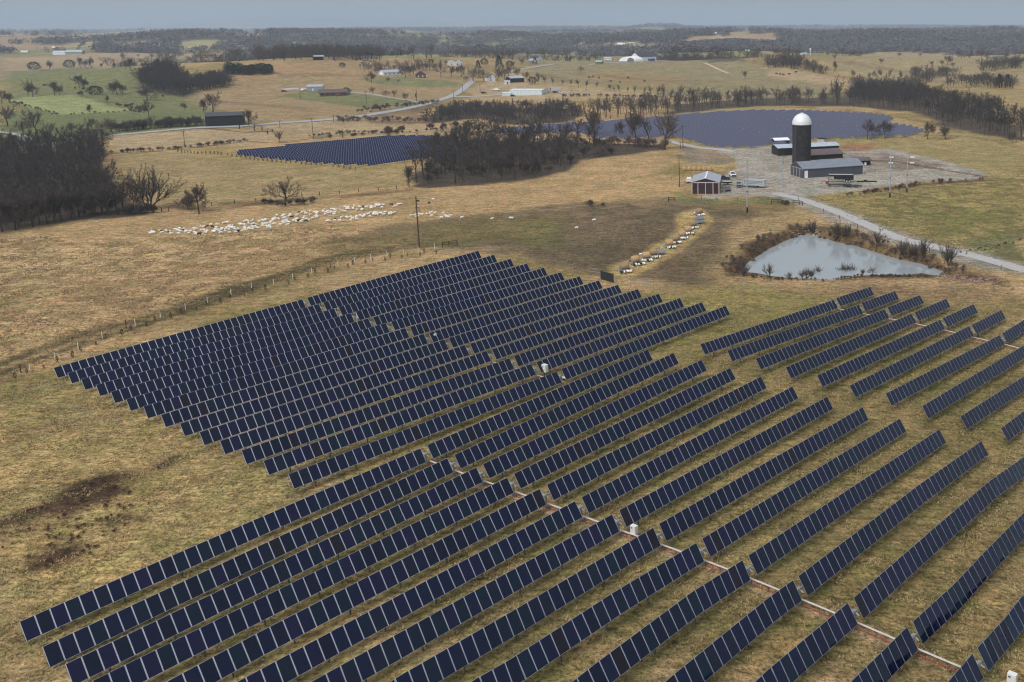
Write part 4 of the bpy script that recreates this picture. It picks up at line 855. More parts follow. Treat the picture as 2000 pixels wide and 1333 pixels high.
# dark high sided trailer on the yard edge
P = G(1645, 356); t = thing('dump_trailer', 'black high sided trailer with two white wheels by machine shed', 'trailer', P, R(-4))
b = MB(); b.prism([(-3.2, 1.15), (4.2, 1.0), (4.2, 3.0), (-5.2, 3.1), (-5.2, 2.5), (-3.2, 2.3)], -1.2, 1.2); b.build('body', BLACKP, t); b = MB(); b.box((-.6, -1.22, 3.08), (9, .12, .16)); b.build('tarp_roll', WHITE, t)
b = MB(); b.box((-5.1, 0, 1.3), (.15, 1.6, 2.4)); b.box((-4.2, 0, .9), (2, .2, .15)); b.build('gooseneck', BLACKP, t); wheels(t, (1.6, 2.7), 1.05, .48)
for c in list(t.children):
    for w_ in c.children: w_.data.materials[0] = WHITE
P = G(1632, 364); t = thing('flatbed_trailer', 'low flatbed trailer with red arched neck by black trailer', 'trailer', P, R(-2)); RED = mat('faded_red_paint', (.22, .02, .03), .5)
b = MB(); b.box((1.5, 0, .75), (8.5, 2.2, .18)); b.build('deck', BLACKP, t); b = MB(); b.tube((-5.2, 0, 1.0), (-4.9, 0, 1.8), .14); b.tube((-4.9, 0, 1.8), (-4.2, 0, 2.1), .14); b.tube((-4.2, 0, 2.1), (-3.2, 0, 1.5), .16); b.box((-3.1, 0, 1.3), (.9, 1.3, 1.0)); b.build('neck', RED, t); wheels(t, (3.0, 3.9, -2.2), 1.1, .4)
P = G(1667, 366); t = thing('hay_trailer', 'empty low trailer deck right of the red necked trailer', 'trailer', P, R(-2)); b = MB(); b.box((0, 0, .7), (6, 2.1, .16)); b.box((-3.4, 0, .6), (1.2, .15, .12)); b.build('deck', BLACKP, t); wheels(t, (.5, 1.4), 1.0, .35)
P = G(1693, 356); t = thing('steel_beam', 'long black steel beam lying on the gravel yard', 'beam', P, R(-2)); b = MB(); b.box((0, 0, .3), (7.5, .5, .4)); b.box((-.6, 0, .65), (1.2, .6, .4)); b.build('beam', BLACKP, t)
P = G(1420, 361); t = thing('flat_trailer', 'small grey topped trailer right of the maroon barn', 'trailer', P, R(5)); b = MB(); b.box((0, 0, .9), (3.4, 1.8, .5)); b.build('deck', BLACKP, t); b = MB(); b.box((0, 0, 1.2), (3.0, 1.7, .08)); b.build('cover', ALU, t); b = MB(); b.box((-2.2, 0, 1.0), (.6, .6, .9)); b.build('tool_box', RED, t); wheels(t, (.3,), .9, .35)
P = G(1422, 374); t = thing('wire_crate', 'dark wire crate on the gravel right of the maroon barn', 'crate', P, R(10)); b = MB()
for x in np.linspace(-.9, .9, 7): b.bar((x, -.7, 0), (x, -.7, 1.6), .05, .05); b.bar((x, .7, 0), (x, .7, 1.6), .05, .05)
b.box((0, 0, .3), (1.9, 1.5, .5)); b.box((0, -.7, 1.6), (1.9, .06, .06)); b.box((0, .7, 1.6), (1.9, .06, .06)); b.build('frame', BLACKP, t)
for k, (x, y, hd) in enumerate(((1068, 181, 5), (1097, 182, 8), (1108, 182, 20), (1085, 182, -10))):
    pickup(x, y, hd, [NP, WP, WP, BLACKP][k], ['dark car in the junk row right of the warehouse', 'white car in the junk row right of the warehouse', 'white car at the right end of the junk row', 'black car in the middle of the junk row'][k], suv=True)
P = G(1082, 181); t = thing('box_trailer', 'grey box trailer with blue nose right of the warehouse', 'trailer', (P[0], P[1] + 9, P[2]), R(4)); b = MB(); b.box((0, 0, 2.5), (8.5, 2.4, 2.7)); b.build('body', ALU, t); b = MB(); b.box((-4.6, 0, 2.3), (.8, 2.3, 2.2)); b.build('nose', MATS['blue_steel'], t); wheels(t, (2.5, 3.5), 1.0, .45)
pickup(555, 180, 20, RED, 'dark red car on the drive left of the garage', suv=True); pickup(592, 178, 100, WP, 'white car beside the grey metal garage', suv=True)

# ---------------------------------------------------------------- poles
WOODP = mat('weathered_pole', (.085, .05, .038), .9, var=.25, scale=1); GPOLE = mat('grey_steel_pole', (.36, .39, .43), .5, .3, var=.1)
def pole(bx, by, hpx, label, m=WOODP, r=.16, arms=1, black=False, grp=None, name='utility_pole', cat='utility pole'):
    P = G(bx, by); h = metres(P, hpx) * 1.04; t = thing(name, label, cat, P, R(rng.uniform(-20, 20)), grp); b = MB(); b.tube((0, 0, -.3), (0, 0, h), r * 1.15, r * .75, n=10); b.build('shaft', m, t)
    if black: b = MB(); b.tube((0, 0, 0), (0, 0, 1.7), r * 1.35, n=10); b.build('base_sleeve', BLACKP, t); b = MB(); b.tube((0, 0, h * .38), (0, 0, h * .38 + .25), r * 1.3, n=10); b.build('collar', BLACKP, t)
    for k in range(arms):
        b = MB(); z = h - .5 - 1.3 * k; b.box((0, .0, z), (2.1, .12, .14)); a = b.build('crossarm', m, t); b = MB()
        for x in (-.95, -.5, .5, .95): b.tube((x, 0, z + .07), (x, 0, z + .28), .05, n=6)
        b.build('insulator', DARKWOOD, a)
    return t, h
t, h = pole(819, 485, 99, 'tall brown utility pole above the sapling fence', arms=0, r=.2)
b = MB(); b.box((.5, 0, h - 1.2), (.9, .25, .35)); b.build('transformer_bracket', DARKWOOD, t); b = MB(); b.bar((-.5, 0, h - 3), (.75, 0, h - 3), .12, .12); b.tube((.75, 0, h - 3), (.75, 0, h - 3.9), .08); b.tube((-.45, 0, h - 3.6), (-.45, 0, h - 2.8), .07); b.build('crossarm', WOODP, t)
for a_ in (('utility pole beside the road near the left wood', 361, 285, 29), ('utility pole beside the small blue array', 612, 270, 38), ('short pole on the near side of the country road', 547, 251, 15), ('pole in the grass above the road bend', 652, 239, 14), ('thin pole on the brick house lawn', 716, 203, 24), ('thin pole left of the brick house', 587, 193, 20), ('pole at the driveway junction', 815, 208, 30), ('pole on the inner bend of the road', 904, 180, 15), ('pole left of the warehouse', 938, 181, 16), ('pole halfway along the road bend', 886, 192, 12)):
    pole(a_[1], a_[2], a_[3], a_[0], r=.15)
pole(1334, 289, 42, 'dark pole in front of the wide grey array'); pole(1327, 366, 62, 'brown pole left of the hay bales', arms=1); pole(1329, 292, 14, 'short pole beside the farm lane', r=.12)
pole(1528, 363, 55, 'grey and brown pole left of the machine shed', GPOLE, .14, 0); pole(1529, 321, 12, 'short rusty post left of the silo', WOODP, .18, 0)
pole(1459.5, 415, 101, 'steel pole with black base in front of livestock trailer', GPOLE, .22, 0, True); pole(1738, 386, 97, 'left one of two steel poles on the pasture', GPOLE, .2, 0, True); pole(1771, 376, 84, 'right one of two steel poles on the pasture', GPOLE, .2, 0, True)
# flood lights lying on brackets beside the two steel poles
for k, (x, y) in enumerate(((1741, 306), (1740, 317), (1782, 306), (1781, 317))):
    P = G(x, y + 3); t = thing('white_trough', 'white trough on the spoil ground beyond the two steel poles', 'trough', P, 0, 'white troughs on the spoil ground'); b = MB(); b.prism([(-.9, .1), (.9, .1), (1.0, .6), (-1.0, .6)], -.3, .3); b.build('tub', WHITE, t); b = MB(); b.box((-.6, 0, 0), (.1, .6, .3)); b.box((.6, 0, 0), (.1, .6, .3)); b.build('leg', DARKWOOD, t)

# ---------------------------------------------------------------- fences, stakes, gates, cabinets
FP = mat('fence_post_wood', (.05, .035, .028), .9, var=.2); WIRE = mat('fence_wire', (.20, .19, .18), .6, .5); STAKE = mat('white_stake', (.62, .60, .54), .7)
def fence(px, label, hgt=1.25, m=FP, r=.07, wires=2, step=None, name='wire_fence', wr=.012):
    P = [G(*p) for p in px]; o = P[0]; t = thing(name, label, 'fence', o)
    pts = []
    if step:
        for a, b_ in zip(P[:-1], P[1:]):
            n = max(1, round(float(np.linalg.norm(b_ - a)) / step))
            for k in range(n): q = a + (b_ - a) * k / n; q[2] = float(H(q[0], q[1])); pts.append(q)
        pts.append(P[-1])
    else: pts = P
    pts = pts[:100]
    for q in pts:
        b = MB(); b.tube(q - o + np.array([0, 0, -.2]), q - o + np.array([0, 0, hgt]), r, n=6); b.build('post', m, t)
    b = MB()
    for w_ in range(wires):
        z = hgt * (.92 - .75 * w_ / max(1, wires - 1) * .9)
        for a, c in zip(pts[:-1], pts[1:]): b.tube(a - o + np.array([0, 0, z]), c - o + np.array([0, 0, z]), wr, n=3, caps=False)
    if wires: b.build('wire', WIRE, t)
    return t
fence([(316,414),(329,413),(371,410),(414,403),(458,398),(500,395),(560,392),(590,384),(624,382),(663,379),(700,375),(739,373),(775,370)], 'post and wire fence between the sheep and the tan meadow', 1.4, FP, .14, 2)
fence([(901,482),(962,500),(1030,512),(1119,531),(1152,537),(1172,541)], 'grey wire fence from the rail corner to the dark gate', 1.9, mat('grey_fence_post', (.22, .20, .18), .8), .05, 3, 14)
fence([(1199,553),(1232,558),(1276,564),(1322,566),(1366,567),(1450,567),(1520,566),(1575,566),(1656,567),(1764,562),(1789,562),(1860,570),(1930,582),(2005,592)], 'grey wire fence between the pond and the right panel block', 1.9, MATS['grey_fence_post'], .05, 3, 13)
fence([(1370,389.5),(1400,391),(1440,394),(1500,392),(1560,392),(1608,415),(1640,428),(1675,446),(1760,478),(1815,492),(1955,528),(2005,540)], 'dark post fence along the gravel lane', 1.2, FP, .09, 1)
fence([(1305,395),(1311,352),(1318,330),(1330,310),(1334,292)], 'dark fence running past the left of the hay bales', 1.3, FP, .08, 1)
fence([(1130,307),(1175,298),(1198,296),(1225,294),(1262,291),(1300,293)], 'short dark fence beside the clump of tall trees', 1.4, FP, .12, 1)
fence([(1610,273),(1660,272),(1700,274),(1760,272),(1840,269),(1900,272),(1985,279)], 'low fence along the far side of the right pasture', 1.2, FP, .07, 1, 9)
def rails(px, label, name='rail_fence', m=FP, h=1.5, r=.12):
    P = [G(*p) for p in px]; o = P[0]; t = thing(name, label, 'fence', o)
    for q in P: b = MB(); b.tube(q - o + np.array([0, 0, -.2]), q - o + np.array([0, 0, h]), r, n=8); b.build('post', m, t)
    b = MB()
    for z in (h * .92, h * .5): 
        for a, c in zip(P[:-1], P[1:]): b.bar(a - o + np.array([0, 0, z]), c - o + np.array([0, 0, z]), .08, .14)
    b.build('rail', m, t); return t
rails([(864,484),(877,482),(893,479.5)], 'short black rail fence at the top corner of the panels'); rails([(1306,395),(1318,395)], 'short brown brace fence near the maroon barn', h=1.7); rails([(1507,399),(1520,399)], 'dark brace fence left of the brush by the lane', h=1.7); rails([(1549,400),(1561,401),(1568,403)], 'dark brace fence right of the brush by the lane', h=1.6)
rails([(1152,537),(1173,540)], 'grey pipe brace left of the dark gate', m=MATS['grey_fence_post'], r=.05, h=1.8); rails([(1232,561),(1276,565)], 'long grey pipe brace right of the dark gate', m=MATS['grey_fence_post'], r=.05, h=1.9)
rails([(468,252),(497,256),(523,262)], 'black board fence beside the road near array', h=2.0, r=.3); rails([(497,250),(512,255),(532,259)], 'second black board fence behind the first', h=2., r=.3)
A, B = G(1174, 546), G(1198, 553); t = thing('dark_gate', 'dark slatted double gate in the fence below the feeders', 'gate', (A + B) / 2, math.atan2(B[1] - A[1], B[0] - A[0])); Lg = float(np.linalg.norm((B - A)[:2]))
GM = mat('dark_green_slats', (.012, .018, .016), .7)
for s in (-1, 1):
    b = MB(); b.box((s * Lg * .25, 0, 1.1), (Lg * .48, .05, 1.9)); lf = b.build('gate_leaf', GM, t); b = MB(); b.box((s * Lg * .25, -.04, 2.06), (Lg * .49, .1, .08)); b.box((s * Lg * .25, -.04, .14), (Lg * .49, .1, .08)); b.build('leaf_frame', BLACKP, lf)
for x in (-Lg / 2, 0, Lg / 2): b = MB(); b.box((x, 0, 1.1), (.12, .14, 2.4)); b.build('gate_post', BLACKP, t)
for k, (x, y) in enumerate([(59,725),(108,703),(153,682),(200,661),(264.5,636),(313.8,621),(362.5,605),(405.5,592),(451.5,576),(491.5,563),(534.5,556),(571.8,545),(609,534),(660.5,520),(692.5,512),(724.5,507),(756,500),(788,496),(818.8,493),(848.8,486)]):
    P = G(x, y); b = MB(); b.box((0, 0, .6), (.10, .10, 1.5)); o = b.build('marker_stake', STAKE); o.location = P; tag(o, 'white marker stake in the line above the upper left block', 'stake', 'white stakes along the sapling line')
for k, (x, y) in enumerate([(41,729),(246.5,640),(645.5,524)]):
    P = G(x, y); b = MB(); b.tube((0, 0, -.2), (0, 0, 1.7), .09, n=8); o = b.build('fence_post', FP); o.location = P; tag(o, ['dark post at the left end of the sapling line', 'dark post in the middle of the sapling line', 'dark post near the brush pile on the sapling line'][k], 'post')
# hazel guards and saplings beside the small array are in the vegetation part
WB = mat('white_cabinet', (.62, .63, .62), .5, var=.05)
def cabinet(x, y, label, s=1., up=0.):
    s *= .78; P = G(x, y); P[2] += up; t = thing('inverter_cabinet', label, 'electrical cabinet', P, AZ); b = MB(); b.box((0, 0, .25 + .75 * s), (.62 * s, .95 * s, 1.25 * s)); b.build('housing', WB, t); b = MB(); b.box((-.32 * s, 0, .3 + .75 * s), (.02, .8 * s, 1.1 * s)); dr = b.build('door', WB, t); b = MB(); b.box((-.34 * s, .15, .5 + .75 * s), (.03, .2, .12)); b.build('handle', BLACKP, dr); b = MB(); b.box((0, .25, .1 - up / 2), (.12, .1, .6 + up)); b.box((0, -.25, .1 - up / 2), (.12, .1, .6 + up)); b.build('stand', DSTEEL, t)
cabinet(1239, 1048, 'white electrical cabinet between the front block rows'); cabinet(1065, 736, 'white electrical cabinet near the lower end of the upper block gap', 1.3, .5); cabinet(702, 630, 'white electrical cabinet near the top of the upper block gap', 1.2, .6); cabinet(849, 673, 'white electrical cabinet in the middle of the upper block gap', 1.2, .6); cabinet(1976, 1343, 'white electrical cabinet at the bottom right corner')
# conduit runs between the drive posts of neighbouring rows
PIPE = mat('pale_conduit', (.55, .47, .46), .6); REDC = mat('red_cable', (.30, .04, .035), .6)
for blk, rows, lab in (('B', 14, 'pale conduit with red cable crossing the large front block'), ('U', 14, 'conduit with red cable crossing the upper left block'), ('R', 8, 'pale conduit crossing the block below the pond')):
    pp = []
    for r0 in range(rows):
        hv = halves[(blk, r0)]; m_ = (hv['L'][1][-1] + hv['R'][1][0]) / 2; m_ = m_ + EV * .35; m_[2] = float(H(m_[0], m_[1])); pp.append(m_)
    o = pp[0]; t = thing('conduit_run', lab, 'conduit', o); b = MB(); c = MB()
    for a, d_ in zip(pp[:-1], pp[1:]):
        for k in range(3):
            p = a + (d_ - a) * k / 3; q = a + (d_ - a) * (k + 1) / 3; p[2] = float(H(p[0], p[1])); q[2] = float(H(q[0], q[1])); up = np.array([0, 0, .42]); sd = EV * .12
            b.tube(p - o + up, q - o + up, .055, n=6); b.tube(p - o + up + sd, q - o + up + sd, .04, n=5); c.tube(p - o + up * .25 - sd * 2.4, q - o + up * .25 - sd * 2.2, .045, n=5); s_ = MB(); s_.box((p - o) + np.array([0, 0, .2]), (.06, .06, .5)); s_.build('pipe_support', DSTEEL, t)
    b.build('pipe', PIPE, t); c.build('cable', REDC, t)
P = G(1101, 744); t = thing('pipe_bundle', 'pair of short white pipes lying below the upper block gap', 'pipes', P, AZ - R(90)); b = MB(); b.tube((-.7, .14, .5), (.9, .14, .62), .09); b.build('pipe', WHITE, t); b = MB(); b.tube((-.7, -.14, .5), (.9, -.14, .62), .09); b.build('pipe', WHITE, t)
P = G(1101,744); b = MB(); b.box((0, 0, .2), (.1, .4, .5)); b.build('pipe_rest', DSTEEL, t)

# ---------------------------------------------------------------- hay bales, feeders, sheep, cattle
HAYM = mat('hay', (.42, .27, .13), .95, var=.3, scale=3, bump=1., bscale=14); HAYD = mat('weathered_hay', (.30, .20, .105), .95, var=.3, scale=3, bump=1., bscale=14)
def bale(name_loc, label, rz, r=.85, L=1.5, m=HAYM, group=None, z=0.):
    P = np.array(name_loc); b = MB(); n = 20; prof = [(.02, -L / 2 + .03), (r * .9, -L / 2), (r, -L / 2 + .12), (r * 1.01, 0), (r, L / 2 - .12), (r * .9, L / 2), (.02, L / 2 - .03)]
    vs = []; fs = []
    for j, (rr_, x) in enumerate(prof):
        for k in range(n): a = 2 * math.pi * k / n; q = rr_ * (1 + .02 * math.sin(5 * a + j)); vs.append((x, q * math.cos(a), q * math.sin(a) * .96 + r * .93))
    for j in range(len(prof) - 1):
        for k in range(n): fs.append((j * n + k, j * n + (k + 1) % n, (j + 1) * n + (k + 1) % n, (j + 1) * n + k))
    b.add(vs, fs); o = b.build('hay_bale', m, None, True); o.location = (P[0], P[1], P[2] + z); o.rotation_euler = (0, 0, rz); tag(o, label, 'hay bale', group); return o
for k, x in enumerate((1337, 1347, 1356.5, 1366.5, 1376.5, 1387)):
    P = G(x, 334); P[0] += 0; bale(P, 'round hay bale in the row of six behind the maroon barn', R(95), .95, 1.5, HAYM, 'row of six round bales')
FEED = mat('galvanised_feeder', (.36, .38, .43), .45, .5, var=.1)
def skinmesh(name, vs, es, rad, mats, matfn=None, sub=1):
    me = bpy.data.meshes.new(name + '_cage'); me.from_pydata(vs, es, []); o = bpy.data.objects.new(name, me); COL.objects.link(o)
    md = o.modifiers.new('skin', 'SKIN')
    if not me.skin_vertices: me.attributes.new
    for k, d_ in enumerate(me.skin_vertices[0].data): r_ = rad[k]; d_.radius = r_ if isinstance(r_, tuple) else (r_, r_); d_.use_root = (k == 0)
    ms = o.modifiers.new('sub', 'SUBSURF'); ms.levels = sub; ms.render_levels = sub
    dg = bpy.context.evaluated_depsgraph_get(); nm = bpy.data.meshes.new_from_object(o.evaluated_get(dg)); nm.name = name; bpy.data.objects.remove(o)
    nm.materials.clear()
    for m in mats: nm.materials.append(m)
    for p in nm.polygons:
        p.use_smooth = True; p.material_index = matfn(p.center) if matfn else 0
    return nm
def quadruped(name, s, mats, head='up', leg=.34):
    # body centred on origin, facing +x, feet at z=0
    bz = .62 * s; hx = .62 * s
    vs = [(0, 0, bz), (-.42 * s, 0, bz + .01), (.40 * s, 0, bz)]; rad = [(.235 * s, .25 * s), (.205 * s, .21 * s), (.19 * s, .21 * s)]; es = [(0, 1), (0, 2)]
    if head == 'up': hs = [(.55 * s, 0, bz + .16 * s), (.66 * s, 0, bz + .26 * s), (.82 * s, 0, bz + .19 * s)]
    else: hs = [(.56 * s, 0, bz - .05 * s), (.68 * s, 0, bz - .30 * s), (.78 * s, 0, bz - .45 * s)]
    i = len(vs); vs += hs; rad += [.12 * s, .085 * s, .05 * s]; es += [(2, i), (i, i + 1), (i + 1, i + 2)]
    for x, pr in ((-.40, 1), (.36, 2)):
        for y in (-1, 1):
            i = len(vs); k = -.05 if pr == 1 else .02
            vs += [(x * s, y * .12 * s, bz - .18 * s), ((x + k) * s, y * .12 * s, .26 * s), (x * s, y * .12 * s, .02)]; rad += [.09 * s, .045 * s, .035 * s]; es += [(pr, i), (i, i + 1), (i + 1, i + 2)]
    i = len(vs); vs.append((-.62 * s, 0, bz - .1 * s)); rad.append(.03 * s); es.append((1, i))
    def mf(c): return 1 if (c.z < bz - .27 * s and not (c.x > .5 * s and head != 'up' and False)) or c.x > .64 * s else 0
    return skinmesh(name, vs, es, rad, mats, mf)
FLEECE = mat('white_fleece', (.70, .68, .64), .95, var=.1); FACE = mat('pale_sheep_face', (.45, .42, .38), .9); BFLEECE = mat('black_fleece', (.018, .016, .015), .95); BFACE = mat('black_sheep_face', (.015, .014, .013), .9); HIDE = mat('black_hide', (.012, .011, .011), .8)
SH = [quadruped('sheep', .95, [FLEECE, FACE]), quadruped('sheep', .95, [FLEECE, FACE], 'down'), quadruped('sheep', .95, [BFLEECE, BFACE]), quadruped('sheep', .95, [FLEECE, BFACE], 'down')]
def sheep(P, rz, label, group, k=None, sc=1.):
    k = k if k is not None else (2 if rng.rand() < .09 else int(rng.rand() < .35)); o = bpy.data.objects.new('sheep', SH[k]); COL.objects.link(o); o.location = P; o.rotation_euler = (0, 0, rz); s_ = sc * rng.uniform(.88, 1.1); o.scale = (s_,) * 3
    tag(o, label if k != 2 else label.replace('white', 'black'), 'sheep', group + (' (black)' if k == 2 else '')); return o
def flock(path, n, label, group):
    got = []; tries = 0
    xs = np.array([p[0] for p in path]); c = np.array([p[1] for p in path]); wd = np.array([p[2] for p in path])
    cdf = np.cumsum(np.concatenate([[0], (wd[1:] + wd[:-1]) / 2 * np.diff(xs)])); cdf /= cdf[-1]
    while len(got) < n and tries < n * 40:
        tries += 1; x = np.interp(rng.rand(), cdf, xs); y = np.interp(x, xs, c) + (rng.rand() - .5) * np.interp(x, xs, wd); P = G(x, y)
        if all((P[0] - q[0]) ** 2 + (P[1] - q[1]) ** 2 > .42 for q in got):
            got.append(P); sheep(P, R(rng.normal(8, 32)) + (math.pi if rng.rand() < .12 else 0), label, group)
flock([(283,456,2),(300,457,5),(330,456,10),(400,452,17),(450,447,20),(520,439,22),(560,432,24),(620,421,16),(660,414,11),(700,409,10),(745,405,8),(792,402,4)], 206, 'white sheep standing in the packed flock on the tan slope', 'flock of sheep on the tan slope')
flock([(636,435,3),(680,429,8),(720,424,10),(745,419,7),(778,418,5)], 38, 'white sheep in the smaller band below the main flock', 'lower band of the flock')
for x, y in ((803,424),(811,423),(815,426),(818,421),(824,422),(833,420),(841,419),(843,424),(850,419),(862,428),(866,419),(870,424),(873,426),(876,427),(880,424),(902,428),(1002,429)):
    sheep(G(x, y), R(rng.normal(0, 40)), 'white sheep straggling around and beyond the tall utility pole', 'stragglers right of the flock', int(rng.rand() < .4))
for (x, y), lb in zip(((961,430),(997,429),(1126,448),(1160,433),(1251,500),(846,392),(838,399)), ('lone white sheep walking left of the trampled ground', 'lone white sheep just beyond the walking one', 'nearer lone white sheep on the trampled ground', 'farther lone white sheep on the trampled ground', 'white sheep standing behind the second feeder', 'white sheep on the bare slope behind the pole', 'black sheep on the bare slope behind the pole')):
    o = sheep(G(x, y), R(rng.uniform(-30, 30)), lb, 'x', 2 if lb.startswith('black') else 0); del o['group']
FD = [(1220,531,1,14),(1241,517,1,20),(1262.5,509,1,0),(1276,503,1,5),(1290,497,0,0),(1307.5,484,1,8),(1319.5,475,1,8),(1332.5,466,1,10),(1344,457,1,10),(1353,446,1,12),(1367,437,0,20),(1366,430,0,15),(1366,421,1,20)]
OR2 = ORD
nb = 0
for k, (x, y, hb_, a) in enumerate(FD):
    P = G(x, y); rz = R(15 + a); nm = ORD[k] + ' feeder from the dark gate in the curved feeding line'
    t = thing('sheep_feeder', 'galvanised hay cradle, ' + nm, 'feeder', P, rz); t.scale = (1.12,) * 3
    b = MB(); b.box((0, 0, .42), (2.3, 1.5, .10)); 
    for s in (-1, 1): b.box((0, s * .75, .55), (2.3, .05, .3)); b.box((s * 1.15, 0, .55), (.05, 1.5, .3))
    b.build('tray', FEED, t)
    for sx in (-1, 1):
        for sy in (-1, 1): b = MB(); b.box((sx * 1.1, sy * .7, .2), (.08, .08, .6)); b.build('leg', FEED, t)
    b = MB()
    for s in (-1, 1):
        for q in np.linspace(-1.05, 1.05, 10): b.bar((q, s * .18, .5), (q, s * .75, 1.15), .03, .03)
        b.bar((-1.1, s * .75, 1.15), (1.1, s * .75, 1.15), .05, .05)
    b.build('rack', FEED, t)
    if hb_: bale(P, 'round hay bale in the ' + nm.replace(' in the curved feeding line', ''), rz, .90, 1.75, HAYM if k % 3 else HAYD, None, .55)
    if hb_:
        n = 6 if k < 5 else 5
        for j in range(n):
            s = -1 if j < n - 1 else 1; u = (j - (n - 2) / 2) * .62 + rng.normal(0, .06) if s < 0 else rng.uniform(-1, 1)
            ox, oy = u + rng.normal(0, .12), s * (1.5 + rng.rand() * .35); c_, s_ = math.cos(rz), math.sin(rz); q = P + np.array([c_ * ox - s_ * oy, s_ * ox + c_ * oy, 0]); q[2] = float(H(q[0], q[1]))
            sheep(q, rz + (math.pi / 2 if s < 0 else -math.pi / 2) + rng.normal(0, .4), 'white sheep eating at the curved line of hay feeders', 'sheep at the feeders', 3 if rng.rand() < .5 else (2 if rng.rand() < .2 else 1))
CW = quadruped('cow', 2.0, [HIDE, HIDE], 'down'); CW2 = quadruped('cow', 2.0, [HIDE, HIDE], 'up')
def cattle(lst, lab, grp):
    for k, (x, y) in enumerate(lst):
        o = bpy.data.objects.new('cow', (CW, CW2)[k % 2]); COL.objects.link(o); o.location = G(x, y); o.rotation_euler = (0, 0, rng.uniform(0, 6.28)); o.scale = (1.15,) * 3; tag(o, lab, 'cow', grp)
cattle([(1151,153),(1158,152),(1170,154),(1227,154),(1193,161),(1211,163),(1259,161)], 'black cow grazing the hillside below the hoop barn', 'cattle below the hoop barn')
cattle([(87,169),(101,170),(147,174),(163,176),(318,190)], 'black cow grazing the green valley pasture far left', 'cattle in the green valley')
cattle([(697,119),(703,118),(712,121),(718,120),(724,122),(707,125),(730,121)], 'black cow on the crest pasture by the long white house', 'cattle on the crest pasture')
cattle([(1517,146),(1524,147),(1530,148),(1542,147),(1555,143)], 'black cow on the tan ridge right of the hoop barn', 'cattle on the tan ridge')
# ---------------------------------------------------------------- vegetation
BARK = mat('grey_brown_bark', (.055, .045, .038), .95, var=.25, scale=1.5); TWIG = mat('winter_twigs', (.090, .070, .058), .95); TWIGR = mat('reddish_twigs', (.135, .095, .078), .95); TWIGD = mat('dark_twigs', (.056, .045, .039), .95); TWIGF = mat('far_twigs', (.125, .112, .110), .95)
TWIGL = mat('pale_twigs', (.17, .14, .12), .95)
NEED = mat('cedar_green', (.016, .026, .016), .9, var=.4, scale=1.); NEED2 = mat('brown_cedar', (.060, .040, .024), .9, var=.4, scale=1.); BRUSH = mat('brush_brown', (.095, .060, .045), .95, var=.3, scale=1.)
def norm(v): return v / (np.linalg.norm(v, axis=-1, keepdims=True) + 1e-9)
def limb_arrays(segs, k=3):
    """tapered k-sided sticks"""
    A = np.array([s[0] for s in segs]); B = np.array([s[1] for s in segs]); ra = np.array([s[2] for s in segs]); rb = np.array([s[3] for s in segs])
    d = norm(B - A); up = np.where(np.abs(d[:, 2:3]) > .9, np.array([[1., 0, 0]]), np.array([[0, 0, 1.]])); u = norm(np.cross(d, up)); v = np.cross(d, u); V = []
    for P, r in ((A, ra), (B, rb)):
        for j in range(k): a = 2 * math.pi * j / k; V.append(P + (u * math.cos(a) + v * math.sin(a)) * r[:, None])
    n = len(A); V = np.stack(V, 1).reshape(-1, 3); base = np.arange(n)[:, None] * 2 * k
    F = np.concatenate([base + np.array([[j, (j + 1) % k, k + (j + 1) % k, k + j]]) for j in range(k)]); return V, F
def twig_arrays(P, D, L, wdt, rs):
    n = len(P); side = norm(np.cross(D, rs.normal(size=(n, 3)))); w_ = wdt[:, None] * side
    V = np.stack([P - w_, P + w_, P + D * L[:, None] * .6 + w_ * .7, P + D * L[:, None]], 1).reshape(-1, 3)
    return V, (np.arange(n)[:, None] * 4 + np.arange(4)[None])
